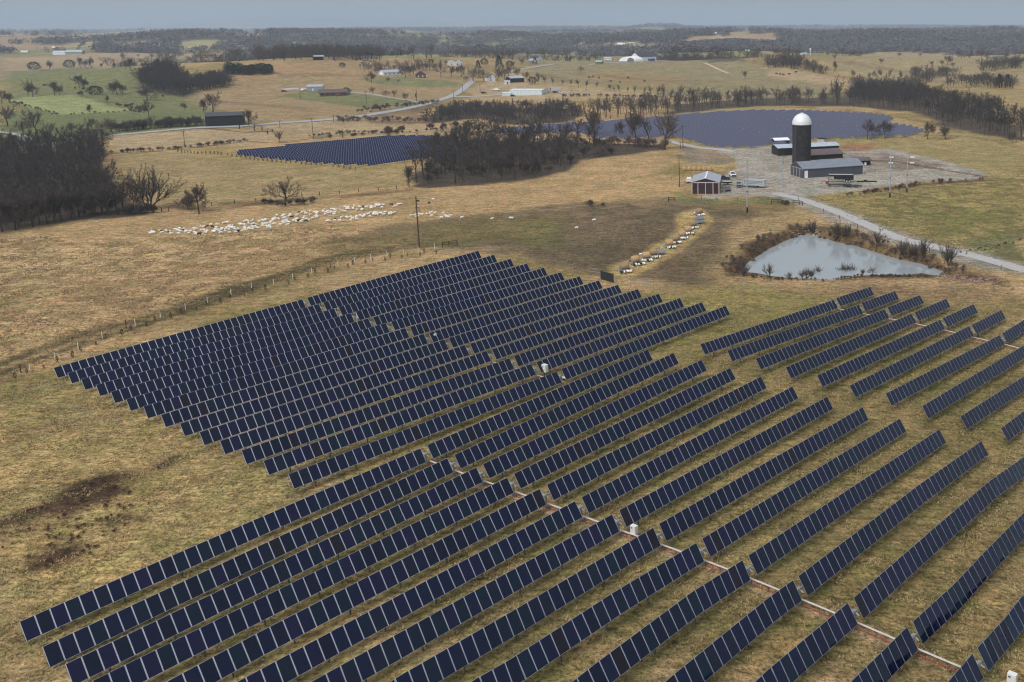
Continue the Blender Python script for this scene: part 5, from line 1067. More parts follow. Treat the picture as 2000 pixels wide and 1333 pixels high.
def grow(seed, h, lat=.8, L0=.13, trunk=.22, q=.86, ql=.70, nl=(1, 2), tr=.020, stems=1, twn=4, twl=.055, tww=.00085, up=.10, lmin=.036, jit=.16, lean=0., squash=1.):
    """bare tree: a leader that keeps going and side limbs leaving it at wide angles, twigs on every small limb"""
    rs = np.random.RandomState(seed); segs = []; tips = []; st = []
    for s in range(stems):
        sp = .06 if stems == 1 else .34
        d = norm(np.array([lean + rs.normal(0, sp), rs.normal(0, sp), 1.])); p = np.array([rs.normal(0, .02) * (stems > 1), rs.normal(0, .02) * (stems > 1), -.02]); r = tr * (1. if stems == 1 else .6)
        p2 = p + d * trunk * (1. if stems == 1 else .5); segs.append((p, p2, r * 1.25, r)); st.append((p2, d, L0, r, 0))
    while st:
        p, d, L, r, g = st.pop()
        if L < lmin or len(segs) > 1500: tips += [(p, d, L)] * 3; continue
        d2 = norm(d + rs.normal(0, jit, 3) + np.array([0, 0, up])); pm = p + d2 * L * .5; d3 = norm(d2 + rs.normal(0, jit, 3)); p2 = pm + d3 * L * .5; r2 = max(r * .84, .0012)
        segs.append((p, pm, r, (r + r2) / 2)); segs.append((pm, p2, (r + r2) / 2, r2))
        if L < .10: tips += [(pm, d2, L), (p2, d3, L)]
        st.append((p2, d3, L * q, r2, g + 1))
        n = rs.randint(nl[0], nl[1] + 1) + (2 if g == 0 else 0); a0 = rs.rand() * 6.28
        for k in range(n):
            a = a0 + 6.28 * k / n + rs.normal(0, .3); o = norm(np.cross(d3, np.array([math.cos(a), math.sin(a), .2]))); ang = lat * rs.uniform(.7, 1.2); nd = norm(d3 * math.cos(ang) + o * math.sin(ang))
            st.append((p2 if k % 2 else pm, nd, L * ql * rs.uniform(.85, 1.15) * (1.25 if g == 0 else 1), r2 * .62, g + 1))
    allp = np.array([s[1] for s in segs]); sc = h / (allp[:, 2].max() + twl * .5)
    P = np.array([t[0] for t in tips]); D = np.array([t[1] for t in tips]); P = np.repeat(P, twn, 0); D = np.repeat(D, twn, 0); n = len(P)
    D2 = norm(D + rs.normal(0, .55, (n, 3)) + np.array([0, 0, .12])); L = rs.uniform(.5, 1.4, n) * twl
    V1, F1 = limb_arrays([(a_ * sc, b_ * sc, ra * sc, rb * sc) for a_, b_, ra, rb in segs], 4)
    V2, F2 = twig_arrays(P * sc, D2, L * sc, np.full(n, tww * sc) * rs.uniform(.6, 1.4, n), rs)
    return V1, F1, V2, F2
def cedar_arrays(seed, n=900, shape='cone', leaf=.06):
    rs = np.random.RandomState(seed); z = rs.rand(n) ** .8; a = rs.rand(n) * 6.28
    if shape == 'cone': rad = (1 - z) ** .75 * .30 + .02
    elif shape == 'col': rad = .13 * np.sqrt(np.clip(1 - (2 * z - .95) ** 2, .05, 1))
    else: rad = .48 * np.sqrt(np.clip(1 - (1.9 * z - .85) ** 2, .04, 1))
    lob = 1 + .22 * np.sin(a * 3 + z * 9 + seed) + .15 * np.sin(a * 7 - z * 15); r = rad * lob * rs.uniform(.45, 1, n) ** .5
    P = np.stack([r * np.cos(a), r * np.sin(a), .08 + z * .92], 1); D = norm(np.stack([np.cos(a), np.sin(a), .5 + rs.normal(0, .4, n)], 1) + rs.normal(0, .3, (n, 3)))
    return twig_arrays(P, D, rs.uniform(.6, 1.5, n) * leaf, np.full(n, leaf * .38), rs)
KIND = {}
def kind(name, fn, tm, cm_): V1, F1, V2, F2 = fn; KIND[name] = (fastmesh('trunk', V1, F1, tm), fastmesh('crown', V2, F2, cm_), (V1, F1, V2, F2))
for k in range(4): kind('oak%d' % k, grow(40 + k, 1., .85, .135, .20, .85, .74, (1, 2), .019), BARK, TWIG)
for k in range(3): kind('tall%d' % k, grow(60 + k, 1., .55, .12, .26, .89, .64, (1, 2), .015, up=.22), BARK, TWIG)
for k in range(3): kind('multi%d' % k, grow(80 + k, 1., .60, .115, .22, .88, .66, (1, 1), .022, 5, up=.16), BARK, TWIG)
for k in range(2): kind('shrub%d' % k, grow(90 + k, 1., .65, .20, .22, .80, .75, (1, 2), .014, 6, 4, .11, .0030, lmin=.075), TWIG, TWIGR)
for k in range(2): kind('ball%d' % k, grow(100 + k, 1., .82, .14, .16, .86, .72, (2, 2), .020, up=.2, twn=4, twl=.06, tww=.0012, lmin=.056), BARK, TWIGR)
kind('col0', grow(110, 1., .40, .12, .2, .90, .55, (2, 2), .016, twn=8, twl=.05, tww=.0022, up=.5), BARK, TWIGR)
kind('snag0', grow(120, 1., 1.15, .22, .22, .86, .75, (0, 1), .045, twn=1, lmin=.07, jit=.35), TWIGD, TWIGD)
for k in range(4): kind('moak%d' % k, grow(200 + k, 1., .8, .15, .20, .83, .72, (1, 2), .012, twn=5, twl=.085, tww=.0019, lmin=.072), BARK, TWIG)
for k in range(2): kind('mtall%d' % k, grow(210 + k, 1., .55, .15, .26, .87, .62, (1, 2), .010, twn=6, twl=.085, tww=.0019, lmin=.07, up=.22), BARK, TWIG)
for k in range(2): kind('mball%d' % k, grow(220 + k, 1., 1.0, .16, .14, .82, .76, (1, 2), .02, twn=4, twl=.085, tww=.0021, lmin=.075), BARK, TWIG)
for k in range(2): kind('mshrub%d' % k, grow(230 + k, 1., .65, .22, .22, .78, .74, (1, 2), .014, 5, 4, .15, .0038, lmin=.14), TWIG, TWIGR)
for _k in KIND: print(_k, len(KIND[_k][2][1]), len(KIND[_k][2][3]), np.ptp(KIND[_k][2][2][:, 0]).round(2))
def trunk_only(r=.02): b = limb_arrays([(np.array([0, 0, -.05]), np.array([0, 0, .9]), r, r * .3)], 5); return b
for k in range(3): V1, F1 = trunk_only(.022); V2, F2 = cedar_arrays(130 + k, 900, 'cone'); kind('cedar%d' % k, (V1, F1, V2, F2), BARK, NEED)
for k in range(2): V1, F1 = trunk_only(.02); V2, F2 = cedar_arrays(140 + k, 900, 'round', .075); kind('round%d' % k, (V1, F1, V2, F2), BARK, NEED)
for k in range(2): V1, F1 = trunk_only(.018); V2, F2 = cedar_arrays(150 + k, 260, 'col', .07); kind('sap%d' % k, (V1, F1, V2, F2), BARK, NEED2 if k else NEED)
def tree(px, py, hpx, kd, label, group=None, cat='tree', name='bare_tree', wid=1.):
    P = G(px, py); h = metres(P, hpx) * 1.03; ks = [k for k in KIND if k.startswith(kd)]; tm, cm_, _ = KIND[ks[rng.randint(len(ks))]]
    t = thing(name, label, cat, P, rng.uniform(0, 6.28), group); t.scale = (h * wid, h * wid, h)
    obj('trunk', tm, t); obj('crown', cm_, t); return t
def T(lst, kd, label, group=None, **kw):
    for a in lst: tree(*a[:3], kd, label, group, **kw)
# salient trees, each told apart
for a in [(241,412,76,'oak','bare oak with a broad fan crown third from the meadow side of the left wood',1.),(294,411,90,'multi','tallest multi stemmed bare tree at the right end of the left wood',.95),(262,411,55,'tall','slim bare tree between two bigger ones at the end of the left wood',1.),
          (389,418,62,'oak','lone bare tree leaning over the fence beside the flock',.9),(367,410,26,'shrub','small bare tree beside the lone fence tree',1.),(557,402,54,'ball','broad bushy bare tree with dark brush at its foot beyond the flock',1.15),
          (546,279,25,'ball','round bare tree standing above the small blue array',1.),(670,270,19,'snag','twisted old tree at the far edge of the small blue array',1.2),
          (1162,270,64,'oak','tall bare tree in front of the left part of the wide array',.9),(1211,269,34,'oak','small bare tree with ivy on its trunk before the wide array',.9),(1242,276,66,'oak','broad bare tree in front of the wide array centre',1.),(1267,283,60,'tall','bare tree between the broad one and the dense reddish one',1.),(1297,293,76,'ball','dense reddish tree at the right end of the clump',.85),
          (1694,272,40,'oak','left one of two round bare trees beside the wide array',1.0),(1728,271,38,'oak','right one of two round bare trees beside the wide array',.95),(1812,272,36,'oak','pale bare tree near the right end of the wide array',1.),(1846,272,28,'oak','wide low bare tree right of the pale one',1.4),(1977,280,24,'oak','small bare tree at the far right of the pasture fence',.8),
          (1635,203,56,'tall','tallest bare tree above the far edge of the wide array',1.),(799,366,46,'oak','bare tree at the left edge of the middle wood',.9),(416,219,40,'ball','bare tree with pinkish crown above the tobacco barn',1.),(291,229,34,'oak','bare tree at the tip of the bright green field',1.),(287,197,27,'oak','wide bare tree on the green slope with a shadowed foot',1.6),
          (176,222,19,'oak','small bare tree inside the bright green field',1.),(229,186,30,'oak','largest tree of the row above the bright green field',1.1),(55,190,36,'tall','tall bare tree at the left corner of the bright green field',1.),(486,246,34,'oak','bare tree right behind the tobacco barn',1.),(72,262,48,'ball','large bare tree before the country road far left',1.),(15,247,44,'ball','large bare tree at the left frame edge above the road',1.1),
          (861,152,35,'ball','tall reddish bare tree above the road bend',.65),(792,152,27,'oak','bare tree between the long white house and the brick house',1.),(726,162,22,'oak','bare tree on the slope left of the long white house',1.1),(882,150,22,'oak','left one of the twin bare trees above the road bend',1.),(901,151,26,'oak','right one of the twin bare trees above the road bend',1.),(925,160,30,'ball','bare tree where the road vanishes over the rise',1.),(960,250,26,'tall','slim bare tree at the left end of the wide array',1.),
          (1134,142,13,'ball','small round tree alone on the green hillside',1.),(1455,154,17,'ball','lone round tree on the hillside below the track',1.),(813,197,18,'col','narrow upright tree at the driveway mouth',1.1),(1630,140,22,'oak','lone bare tree on the tan ridge at the right',.8),(1664,152,16,'oak','small bare tree right of the lone ridge tree',.8)]:
    tree(a[0], a[1], a[2], a[3], a[4], wid=a[5])
for x, y, h_, l in ((729,184,14,'first'),(754,190,15,'second'),(770,190,15,'third'),(794,198,17,'fourth')): tree(x, y, h_, 'ball', l + ' clipped round tree along the brick house driveway', 'round trees along the driveway', wid=1.1)
for a in [(67,137,15,'dark evergreen clump at the left end of the pasture ridge',1.4),(136,133,15,'dark round evergreen on the pasture ridge',1.3),(186,186,17,'dark evergreen below the pasture ridge',1.5),(975,136,26,'tallest dark evergreen above the road bend',1.),(934,135,16,'dark evergreen left of the tallest one',1.1),(946,127,12,'dark evergreen behind the one left of the tallest',1.2),(996,131,11,'small dark evergreen right of the tallest one',1.3),(842,125,9,'small dark evergreen behind the brick house trees',1.2),(669,132,9,'round dark evergreen on the crest left of the white house',1.2),(1040,165,14,'dark cone evergreen right of the dark barn',1.2),(1951,172,26,'left dark evergreen in the thicket at the far right',.9),(1968,171,24,'right dark evergreen in the thicket at the far right',.9),(1193,110,12,'dark evergreen behind the bunkhouse',1.),(1045,127,14,'dark evergreen beside the far white house',1.1),(1048,340,30,'dark cedar in front of the middle wood',.9),(677,184,12,'evergreen behind the right end of the brick house',1.3)]:
    tree(a[0], a[1], a[2], 'cedar' if a[4] < 1.2 else 'round', a[3], name='evergreen_tree', wid=a[4])
# rows and groups whose members look alike
T([(155,424,60),(182,420,52),(200,417,62),(211,417,52),(228,416,48),(120,432,70),(92,438,66),(64,444,72),(30,450,70),(5,454,74),(140,428,58),(270,414,40)], 'oak', 'bare tree on the front edge of the left hand wood', 'bare trees along the front of the left wood')
T([(64,189,25),(107,187,30),(116,186,19),(155,173,28),(165,174,21),(211,201,15),(220,183,22),(240,184,20),(159,190,14),(97,137,19),(157,133,22),(179,133,22),(221,134,13),(245,135,18),(255,135,22),(332,135,24),(4,203,27),(19,202,21),(360,216,16),(397,220,28),(25,287,26),(168,132,14),(199,133,10)], 'oak', 'bare tree scattered over the green pastures at the left', 'bare trees on the left pastures')
T([(180,257,28),(220,262,32),(296,251,24),(327,246,20),(250,258,20),(200,262,26),(345,247,18),(270,255,22),(140,263,24),(370,246,16),(100,268,30),(45,268,34)], 'ball', 'bare tree in the hedgerow on the far side of the country road', 'hedgerow trees beyond the country road')
T([(1065,165,20),(1080,168,18),(1100,168,13),(1115,171,17),(1130,172,19),(1145,176,21),(1165,173,14),(1192,179,17),(1210,182,18),(1226,183,15),(1240,186,20),(1258,187,18),(1270,188,22),(1285,190,25),(1297,192,29),(1312,192,20),(1330,195,31),(1345,196,28),(1353,196,26),(1052,163,14),(1200,181,13),(1320,193,16)], 'tall', 'bare tree in the thin line below the cattle hillside', 'tree line below the cattle hillside')
T([(1705,156,20),(1721,157,25),(1736,158,25),(1759,161,25),(1697,156,16),(1711,156,15)], 'tall', 'bare tree in the small row on the far right slope', 'row on the far right slope')
T([(1575,128,14),(1590,128,12),(1548,130,12),(1530,131,10),(1510,130,14),(1500,131,12),(1560,131,9)], 'oak', 'bare tree in the loose group on the far ridge', 'loose group on the far ridge')
T([(1720,125,11),(1755,112,9),(1797,111,8),(1630,116,8),(1850,128,20),(1862,131,9),(1820,130,12),(1838,128,10)], 'ball', 'round dark bare tree dotted on the far right pasture', 'dotted trees on the far right pasture', wid=1.3)
T([(1589,456,29),(1635,463,33),(1657,463,28),(1765,501,36),(1787,505,32),(1776,504,28),(1804,506,41),(1854,520,46)], 'multi', 'reddish bare tree on the far bank of the pond', 'bare trees on the far bank of the pond')
tree(1711, 491, 44, 'ball', 'widest reddish bare tree on the far bank of the pond', wid=.95)
T([(1502,541,28),(1543,545,15),(1567,545,19),(1575,545,23),(1584,545,20),(1596,545,27),(1640,543,22),(1648,542,30),(1660,541,28),(1667,540,18),(1685,538,14),(1735,536,12),(1748,536,9),(1453,540,28),(1441,534,20)], 'multi', 'bare waterside shrub on the near edge of the pond', 'bare shrubs on the near edge of the pond', name='bare_shrub', cat='shrub')
tree(1703, 538, 16, 'ball', 'reddish rounded shrub on the near edge of the pond', name='bare_shrub', cat='shrub', wid=1.2)
T([(1153,404,14),(1178,404,8),(1528,399,9),(1537,400,9),(1533,401,8)], 'shrub', 'small brown shrub in the open paddock', 'small brown paddock shrubs', name='bare_shrub', cat='shrub')
T([(759,265,18),(785,258,13),(842,253,13),(866,252,12),(890,251,14),(916,251,17),(775,262,10),(730,262,8),(645,270,8),(690,268,8),(694,266,6),(708,265,6)], 'shrub', 'bare bush along the hedge behind the small blue array', 'hedge bushes behind the small blue array', name='bare_shrub', cat='shrub')
T([(808,146,20),(801,149,21),(831,138,15),(745,143,16),(770,139,13),(820,140,18),(757,161,11),(779,162,8),(735,143,10),(785,139,14),(850,138,14),(1003,132,12),(1018,128,14),(945,160,24),(972,158,26),(985,156,22),(1012,152,20),(1030,158,18),(940,152,18),(995,152,24),(910,160,12),(870,128,10),(1050,160,18)], 'ball', 'bare garden tree among the houses above the road', 'garden trees among the houses')
for k, (x, y) in enumerate([(30,741),(53,731),(86,721),(112,708),(142,699),(158,687),(188,675),(207.5,663),(238.8,656),(256,645),(286,638),(303,628),(334,623),(354.5,613),(383.8,607),(403,598),(431,594),(450,584),(478,580),(494,572),(519,568),(563.8,556),(576,549),(602.5,544),(616,536),(641,533),(653.8,526),(680.5,524),(690,519),(714,515),(728,511),(752.5,511),(762.5,505),(785,506),(796,501),(820.8,501),(828.8,496),(852.5,497)]):
    tree(x, y, [14, 11, 9, 12][k % 4] * (1 - .3 * x / 850), 'sap', 'planted cedar sapling in the line above the upper left block', 'saplings above the upper left block', 'sapling', 'cedar_sapling', 1.2)
hz = [(440+a, b) for a, b in ((5,303),(13.5,304.5),(22.5,306),(31,307),(40,308.5),(48.5,310),(57,311.5),(64,313),(74,313.5),(83,314.5),(92,315.5),(101,316),(110,317),(119,318),(128,318),(138,318.5),(149,320),(158,320.5),(168,321),(178,322),(188,323))] + [(348,296.5),(355,297.5),(361,298),(367,298.5),(373,299),(380,299.5),(387,300),(394,300),(402,299.5),(411,299.5),(419,300),(426,300.5),(433,301.5),(651,325),(662,326),(672,328),(684,330),(694,331)]
for x, y in hz: tree(x, y + 2, 6, 'sap', 'young cedar with pale guard in the row below the small blue array', 'young cedars below the small blue array', 'sapling', 'cedar_sapling', 1.3)

# masses of woodland that nobody could count
def mass(name, label, pts, hs, kinds, cm_=TWIG, dens=1., tm=None):
    """pts (n,3) ground points, hs heights"""
    VV = []; FF = []; MI = []; off = 0
    for k, (P, h) in enumerate(zip(pts, hs)):
        V1, F1, V2, F2 = KIND[kinds[rng.randint(len(kinds))]][2]; a = rng.uniform(0, 6.28); c, s = math.cos(a), math.sin(a); wd = rng.uniform(.85, 1.2)
        if dens < 1: q = rng.rand(len(F2)) < dens; idx = F2[q]; V2_ = V2[idx.ravel()]; F2_ = np.arange(len(V2_)).reshape(-1, 4)
        else: V2_, F2_ = V2, F2
        V = np.concatenate([V1, V2_]); M = np.array([[c * h * wd, s * h * wd, 0], [-s * h * wd, c * h * wd, 0], [0, 0, h]]); VV.append(V @ M + P); FF.append(np.concatenate([F1, F2_ + len(V1)]) + off); MI.append(np.concatenate([np.zeros(len(F1)), np.ones(len(F2_))])); off += len(V)
    me = fastmesh(name, np.concatenate(VV), np.concatenate(FF), [tm or TWIGD, cm_], np.concatenate(MI)); o = obj(name, me); tag(o, label, 'woodland', kind='stuff'); return o
def fill(px_poly, n, minsep=0.):
    W = np.array([G(*p)[:2] for p in px_poly]); out = []; x0, y0 = W.min(0); x1, y1 = W.max(0); tries = 0
    while len(out) < n and tries < 60:
        tries += 1; x = rng.uniform(x0, x1, 600); y = rng.uniform(y0, y1, 600); k = inside(W, x, y)
        for a, b in zip(x[k], y[k]):
            if len(out) >= n: break
            if minsep and any((a - q[0]) ** 2 + (b - q[1]) ** 2 < minsep ** 2 for q in out): continue
            out.append((a, b))
    o = np.array(out); return np.column_stack([o, H(o[:, 0], o[:, 1])])
def along_px(px, n, jit=4.):
    W = np.array([G(*p)[:2] for p in px]); L = np.concatenate([[0], np.cumsum(np.linalg.norm(np.diff(W, axis=0), axis=1))]); s = rng.uniform(0, L[-1], n); x = np.interp(s, L, W[:, 0]) + rng.normal(0, jit, n); y = np.interp(s, L, W[:, 1]) + rng.normal(0, jit, n); return np.column_stack([x, y, H(x, y)])
OAK = ['moak0', 'moak1', 'moak2', 'moak3', 'moak1', 'mtall0']; DEN = ['mball0', 'mball1', 'moak0', 'moak2']; SHR = ['mshrub0', 'mshrub1']
WL = [(-60,462),(0,450),(70,441),(150,428),(225,419),(215,385),(195,345),(200,322),(212,300),(185,288),(60,298),(-60,303)]
p = fill(WL, 200, 4.); mass('woodland', 'dark mass of bare winter trees filling the left side', p, rng.uniform(9, 14, len(p)), OAK, TWIGD, .6)
p = fill(WL, 150, 3.); mass('undergrowth', 'dark brush under the left hand wood', p, rng.uniform(2.5, 5, len(p)), SHR, TWIGD, .8)
WM_ = [(805,364),(860,363),(950,357),(1042,347),(1100,331),(1135,313),(1200,300),(1170,290),(1120,285),(1000,282),(905,280),(875,292),(840,322)]
p = fill(WM_, 110, 4.5); mass('woodland', 'dark wood of bare trees in the middle beside the small blue array', p, rng.uniform(9, 14.5, len(p)), OAK, TWIGD, .6)
p = fill(WM_, 90, 3.); mass('undergrowth', 'brown brush under the middle wood', p, rng.uniform(2.5, 5, len(p)), SHR, TWIGD, .8)
p = np.vstack([along_px([(1150,288),(1220,283),(1300,291)], 26, 2.5), along_px([(1140,312),(1190,300)], 8, 2.)]); mass('undergrowth', 'reddish brush at the foot of the tall clump', p, rng.uniform(2.5, 5.5, len(p)), SHR, TWIGR)
p = along_px([(232,421),(262,418),(296,418)], 16, 1.5); mass('undergrowth', 'brush along the foot of the tall bare trees', p, rng.uniform(2, 3.5, len(p)), SHR, TWIGD)
p = along_px([(515,398),(550,404),(600,398),(620,394)], 16, 1.2); mass('undergrowth', 'dark brush around the broad bushy tree', p, rng.uniform(1.2, 2.4, len(p)), SHR, TWIGD)
p = np.vstack([along_px([(1432,535),(1425,520),(1450,502),(1490,478),(1540,458),(1590,450)], 60, 1.6), along_px([(1600,455),(1680,475),(1760,500),(1830,522),(1900,545)], 60, 1.6)]); mass('brush', 'rusty brown brush around the far bank of the pond', p, rng.uniform(.7, 1.8, len(p)), SHR, TWIGR)
p = along_px([(1655,384),(1690,380),(1740,372),(1790,362),(1860,356),(1920,352)], 50, 1.3); mass('brush', 'rusty weeds along the lower edge of the gravel pad', p, rng.uniform(.8, 1.7, len(p)), SHR, BRUSH)
p = along_px([(1880,498),(1930,485),(2000,470)], 20, 1.0); mass('brush', 'brown weeds in the ditch right of the lane', p, rng.uniform(.4, .9, len(p)), SHR, BRUSH)
for nm, lab, poly, n, h0, h1, kd, mt in (
    ('woodland', 'dark thicket right of the green pastures', [(268,172),(300,179),(360,190),(376,180),(355,152),(330,140),(285,147)], 170, 9, 15, OAK, TWIGD),
    ('woodland', 'low bare thicket beside the tan hill', [(370,179),(395,180),(450,168),(440,156),(410,156),(380,165)], 80, 7, 11, DEN, TWIGD),
    ('woodland', 'dark wood below the warehouse', [(828,238),(870,240),(940,234),(1000,246),(1100,242),(1146,224),(1140,217),(1040,217),(930,215),(870,222)], 150, 6, 10.5, DEN, TWIGD),
    ('woodland', 'long band of bare trees behind the wide array', [(1150,235),(1230,231),(1310,224),(1400,215),(1500,208),(1640,209),(1640,198),(1500,196),(1400,200),(1250,213),(1150,222)], 170, 7, 13, OAK, TWIG),
    ('woodland', 'dense dark wood right of the wide array', [(1650,208),(1740,215),(1800,225),(1840,245),(1900,262),(2000,276),(2010,246),(1940,225),(1880,207),(1800,188),(1680,186)], 230, 9, 14, OAK, TWIGD),
    ('woodland', 'thicket above the dense right wood', [(1655,190),(1800,192),(1810,172),(1740,166),(1660,172)], 60, 8, 13, DEN, TWIG),
    ('woodland', 'clump in the fold of the right pasture', [(1780,165),(1825,162),(1825,145),(1785,145)], 26, 7, 12, DEN, TWIG),
    ('woodland', 'narrow thicket in the right pasture', [(1828,152),(1880,148),(1880,142),(1830,143)], 18, 6, 9, DEN, TWIG),
    ('woodland', 'long thicket with evergreens at the far right', [(1846,172),(1985,176),(1985,164),(1850,160)], 60, 6, 11, DEN, TWIG),
    ('woodland', 'upper belt of bare trees at the far right', [(1860,124),(2005,128),(2005,112),(1870,108)], 70, 8, 12, DEN, TWIG),
    ('woodland', 'lower belt of bare trees at the far right', [(1902,142),(1960,138),(2005,132),(2005,127),(1920,132)], 40, 7, 11, DEN, TWIG),
    ('woodland', 'thicket on the near side of the far right ridge', [(1498,134),(1570,137),(1570,123),(1498,121)], 45, 7, 12, DEN, TWIG),
    ('woodland', 'narrow thicket in the crease right of the ridge', [(1568,138),(1612,147),(1614,142),(1572,132)], 22, 6, 10, DEN, TWIG),
    ('woodland', 'small belt on the right skyline pasture', [(1612,114),(1686,114),(1682,107),(1620,106)], 34, 7, 11, DEN, TWIG),
    ('woodland', 'trees around the hidden farm right of the hoop barn', [(1500,116),(1560,116),(1560,110),(1500,108)], 30, 8, 12, DEN, TWIG),
    ('woodland', 'dark belt behind the crest pasture', [(500,121),(600,121),(680,120),(850,118),(850,113),(690,111),(500,113)], 280, 10, 17, DEN, TWIG),
    ('woodland', 'hedge belt above the pasture ridge', [(195,126),(330,126),(500,124),(500,113),(330,113),(215,117)], 230, 9, 15, DEN, TWIG),
    ('woodland', 'belt behind the houses above the road', [(850,118),(1000,118),(1140,124),(1180,120),(1150,106),(1000,104),(860,108)], 150, 8, 13, DEN, TWIG),
    ('woodland', 'wooded fold right of the hoop barn', [(1290,120),(1480,124),(1490,108),(1400,104),(1290,108)], 150, 8, 13, DEN, TWIG),
    ('woodland', 'pale thicket between the white house and the brick house', [(735,146),(840,140),(840,128),(700,134),(690,140)], 60, 6, 10, OAK, TWIGL),
    ('evergreen_clump', 'dark evergreen clump on the tan hill crest', [(434,147),(530,150),(530,141),(440,140)], 34, 6, 9, ['round0', 'round1'], NEED)):
    p = fill(poly, n, 2.); mass(nm, lab, p, rng.uniform(h0, h1, len(p)), kd, mt, .6)
for lab, px, n, h0, h1, jit in (('dark weeds along the old fence line right of the left wood', [(216,301),(260,298),(300,296),(340,293),(400,286),(480,277)], 60, 1., 2.4, 1.), ('dark hedge along the near side of the country road', [(215,258),(300,251),(395,245)], 60, 3, 6, 3.), ('brush on the bank between the road and the hedge', [(700,221),(760,210),(850,201)], 70, 1.5, 3., 3.5),
    ('reddish brush below the country road', [(655,237),(720,236),(800,236),(860,238)], 70, 1.5, 3.2, 4.), ('brush line between the two straw fields', [(600,268),(700,260),(770,262),(860,254),(950,249)], 60, 1., 2.4, 1.5), ('weeds beside the tan bank right of the warehouse', [(1100,190),(1150,189),(1200,190),(1290,192)], 50, 1.5, 3., 1.5),
    ('dark weedy fence line below the green valley field', [(17,200),(60,211),(115,226),(200,222),(268,218)], 60, .8, 2., 1.), ('dark brush across the green pasture', [(225,205),(260,212),(275,222)], 40, 1, 2.5, 2.), ('fence row below the pasture ridge', [(0,144),(60,140),(180,134),(300,137)], 60, .8, 1.8, 1.)):
    p = along_px(px, n, jit); mass('brush', lab, p, rng.uniform(h0, h1, n), SHR, TWIGR if 'reddish' in lab else TWIGD, .7)
# wooded ridges of the far country, scattered where the land itself is wood floor
def far_woods(n, d0, d1, label, h0, h1, nt):
    u = rng.rand(n * 6); d = d0 * (d1 / d0) ** u; a = np.radians(rng.uniform(-40, 19, n * 6)); x = d * np.sin(a); y = d * np.cos(a)
    k = rng.rand(n * 6) < woodmask(x, y); x, y = x[k][:n], y[k][:n]; m = len(x); z = H(x, y); dd = np.hypot(x, y); h = rng.uniform(h0, h1, m) * (1 + .15 * smooth(3000, 9000, dd))
    rs = np.random.RandomState(5); nt_ = nt; ph = rs.uniform(0, 6.28, (m, nt_)); zz = rs.uniform(.25, 1., (m, nt_)); r = .5 * np.sqrt(np.clip(1 - (1.7 * zz - .85) ** 2, .08, 1)) * rs.uniform(.5, 1., (m, nt_))
    c = np.stack([r * np.cos(ph), r * np.sin(ph), zz], -1); s = rs.uniform(.10, .24, (m, nt_))[..., None]
    dv = norm(rs.normal(size=(m, nt_, 3)) + np.array([0, 0, .4])); sv_ = norm(np.cross(dv, rs.normal(size=(m, nt_, 3))))
    V = np.stack([c - sv_ * s * .5, c + sv_ * s * .5, c + dv * s * 1.2 + sv_ * s * .3, c + dv * s * 1.4 - sv_ * s * .2], 2)
    V = V * h[:, None, None, None] + np.stack([x, y, z], 1)[:, None, None, :]
    V = V.reshape(-1, 3); F = np.arange(len(V)).reshape(-1, 4); me = fastmesh('woodland', V, F, TWIGF); o = obj('woodland', me); tag(o, label, 'woodland', kind='stuff'); return m
print('far', far_woods(11000, 1250, 2600, 'bare woods over the middle ridges', 9, 14, 34), far_woods(17000, 2500, 5200, 'bare woods on the far blue ridges', 10, 15, 18), far_woods(15000, 5000, 11500, 'faint woods along the skyline', 12, 18, 14))

def stones(name, label, px, n, jit, s0, s1, m_):
    P = along_px(px, n, jit); VV = []; FF = []; o_ = 0
    for p in P:
        r = rng.uniform(s0, s1); ph = [(0, 0, 1), (1, 0, 0), (0, 1, 0), (-1, 0, 0), (0, -1, 0), (0, 0, -.5)]; VV += [(p[0] + a * r * rng.uniform(.6, 1.3), p[1] + b_ * r * rng.uniform(.6, 1.3), p[2] + c * r * .6 + .05) for a, b_, c in ph]
        FF += [(o_, o_ + 1, o_ + 2), (o_, o_ + 2, o_ + 3), (o_, o_ + 3, o_ + 4), (o_, o_ + 4, o_ + 1), (o_ + 5, o_ + 2, o_ + 1), (o_ + 5, o_ + 3, o_ + 2), (o_ + 5, o_ + 4, o_ + 3), (o_ + 5, o_ + 1, o_ + 4)]; o_ += 6
    o = obj(name, fastmesh(name, VV, FF, m_)); tag(o, label, 'rubble', kind='stuff')
ROCK = mat('pinkish_rock', (.26, .17, .14), .9, var=.3, scale=1)
stones('rubble', 'pinkish stones on the dam at the right end of the pond', [(1835,541),(1870,544),(1915,549),(1950,552)], 170, 1.3, .18, .45, ROCK)
stones('rubble', 'pale stones at the top corner of the pond', [(1555,463),(1575,460),(1600,465)], 60, .8, .15, .4, mat('pale_rock', (.40, .38, .36), .9))
stones('rubble', 'pale stones scattered below the upper left block', [(62,762),(90,752)], 60, 1.6, .05, .14, MATS['pale_rock'])
stones('rubble', 'pale stones scattered left of the upper left block corner', [(130,790),(175,820),(230,822)], 110, 2., .05, .14, MATS['pale_rock'])
p = along_px([(1452,540),(1500,546),(1560,548),(1625,547),(1680,541),(1760,541),(1830,541)], 110, .5); mass('reeds', 'low brown reeds on the near edge of the pond', p, rng.uniform(.3, .8, len(p)), SHR, BRUSH)
p = along_px([(60,1020),(110,1070),(200,960),(240,930),(130,1095),(220,1010)], 90, 2.6); mass('brush', 'rust coloured weeds on the slope at the left', p, rng.uniform(.25, .6, len(p)), SHR, mat('rust_weed', (.10, .045, .028), .95))

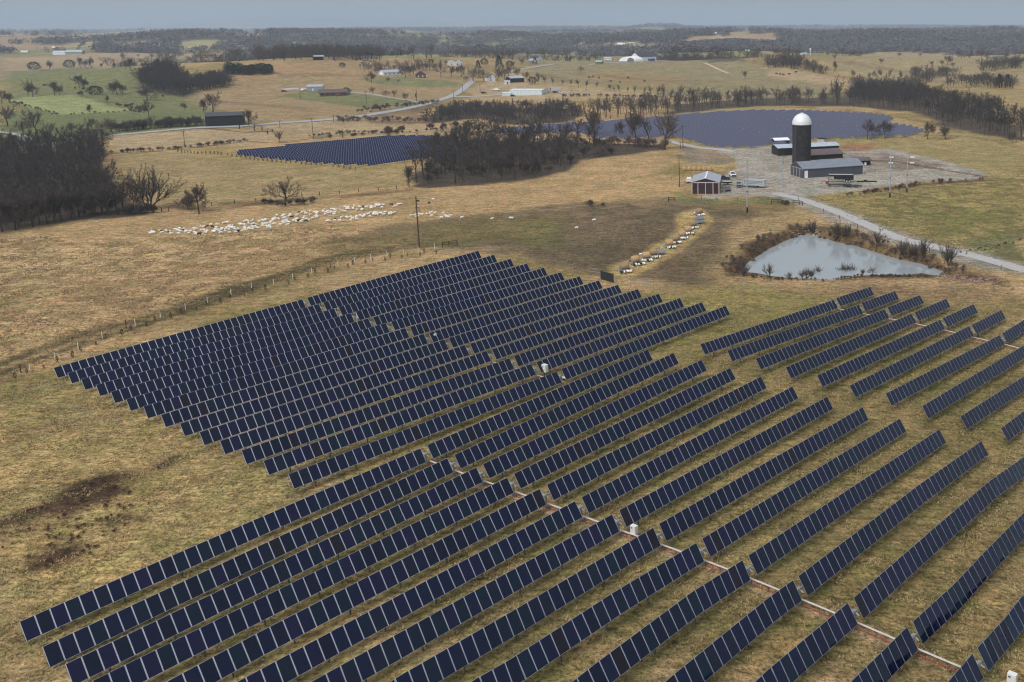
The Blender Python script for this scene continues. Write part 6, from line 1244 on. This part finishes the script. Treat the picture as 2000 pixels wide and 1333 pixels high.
# rough tussocks in the near field
def tussocks(n, label, poly, h0, h1, m_, seed, reach=None):
    rs = np.random.RandomState(seed); W = np.array([G(*p)[:2] for p in poly]); x0, y0 = W.min(0); x1, y1 = W.max(0); N_ = n * 4; x = rs.uniform(x0, x1, N_); y = rs.uniform(y0, y1, N_); k = inside(W, x, y) & (fbm(x / 3.1, y / 3.1, seed, 3) > .54)
    x, y = x[k][:n], y[k][:n]; z = H(x, y); m = len(x); B_ = 5; h = rs.uniform(h0, h1, (m, B_)); a = rs.uniform(0, 6.28, (m, B_)); P = np.stack([x, y, z], 1)[:, None, :] + np.stack([np.cos(a), np.sin(a), a * 0], -1) * .09
    D = norm(np.stack([np.cos(a) * .6 + rs.normal(0, .3, (m, B_)), np.sin(a) * .6 + rs.normal(0, .3, (m, B_)), np.ones((m, B_))], -1)); side = np.stack([-np.sin(a), np.cos(a), a * 0], -1) * rs.uniform(.02, .05, (m, B_))[..., None]
    V = np.stack([P - side, P + side, P + D * h[..., None] + side * .4, P + D * h[..., None] - side * .4], 2).reshape(-1, 3); me = fastmesh('grass', V, np.arange(len(V)).reshape(-1, 4), m_); o = obj('grass', me); tag(o, label, 'grass', kind='stuff')
NEARF = [(960,505),(1200,562),(1500,575),(2010,600),(2040,1333),(-40,1333),(-40,760),(100,745),(600,590)]
if TUSS:
    tussocks(40000, 'straw coloured tussocks between the panel rows', NEARF, .10, .26, mat('straw_blades', (.38, .28, .14), .95), 21)
    tussocks(30000, 'olive green tussocks between the panel rows', NEARF, .10, .24, mat('olive_blades', (.20, .17, .075), .95), 22)
    tussocks(26000, 'straw tussocks on the slope left of the sapling line', [(0,460),(280,470),(640,440),(850,475),(620,530),(330,615),(0,740)], .12, .3, MATS['straw_blades'], 23)
    tussocks(12000, 'brown weeds on the slope left of the sapling line', [(0,460),(280,470),(640,440),(850,475),(620,530),(330,615),(0,740)], .12, .35, mat('brown_blades', (.20, .135, .085), .95), 24)
    tussocks(20000, 'tussocks on the pasture right of the lane', [(1560,385),(1700,380),(1960,350),(2005,340),(2005,515),(1850,485),(1700,440)], .12, .35, MATS['olive_blades'], 25)
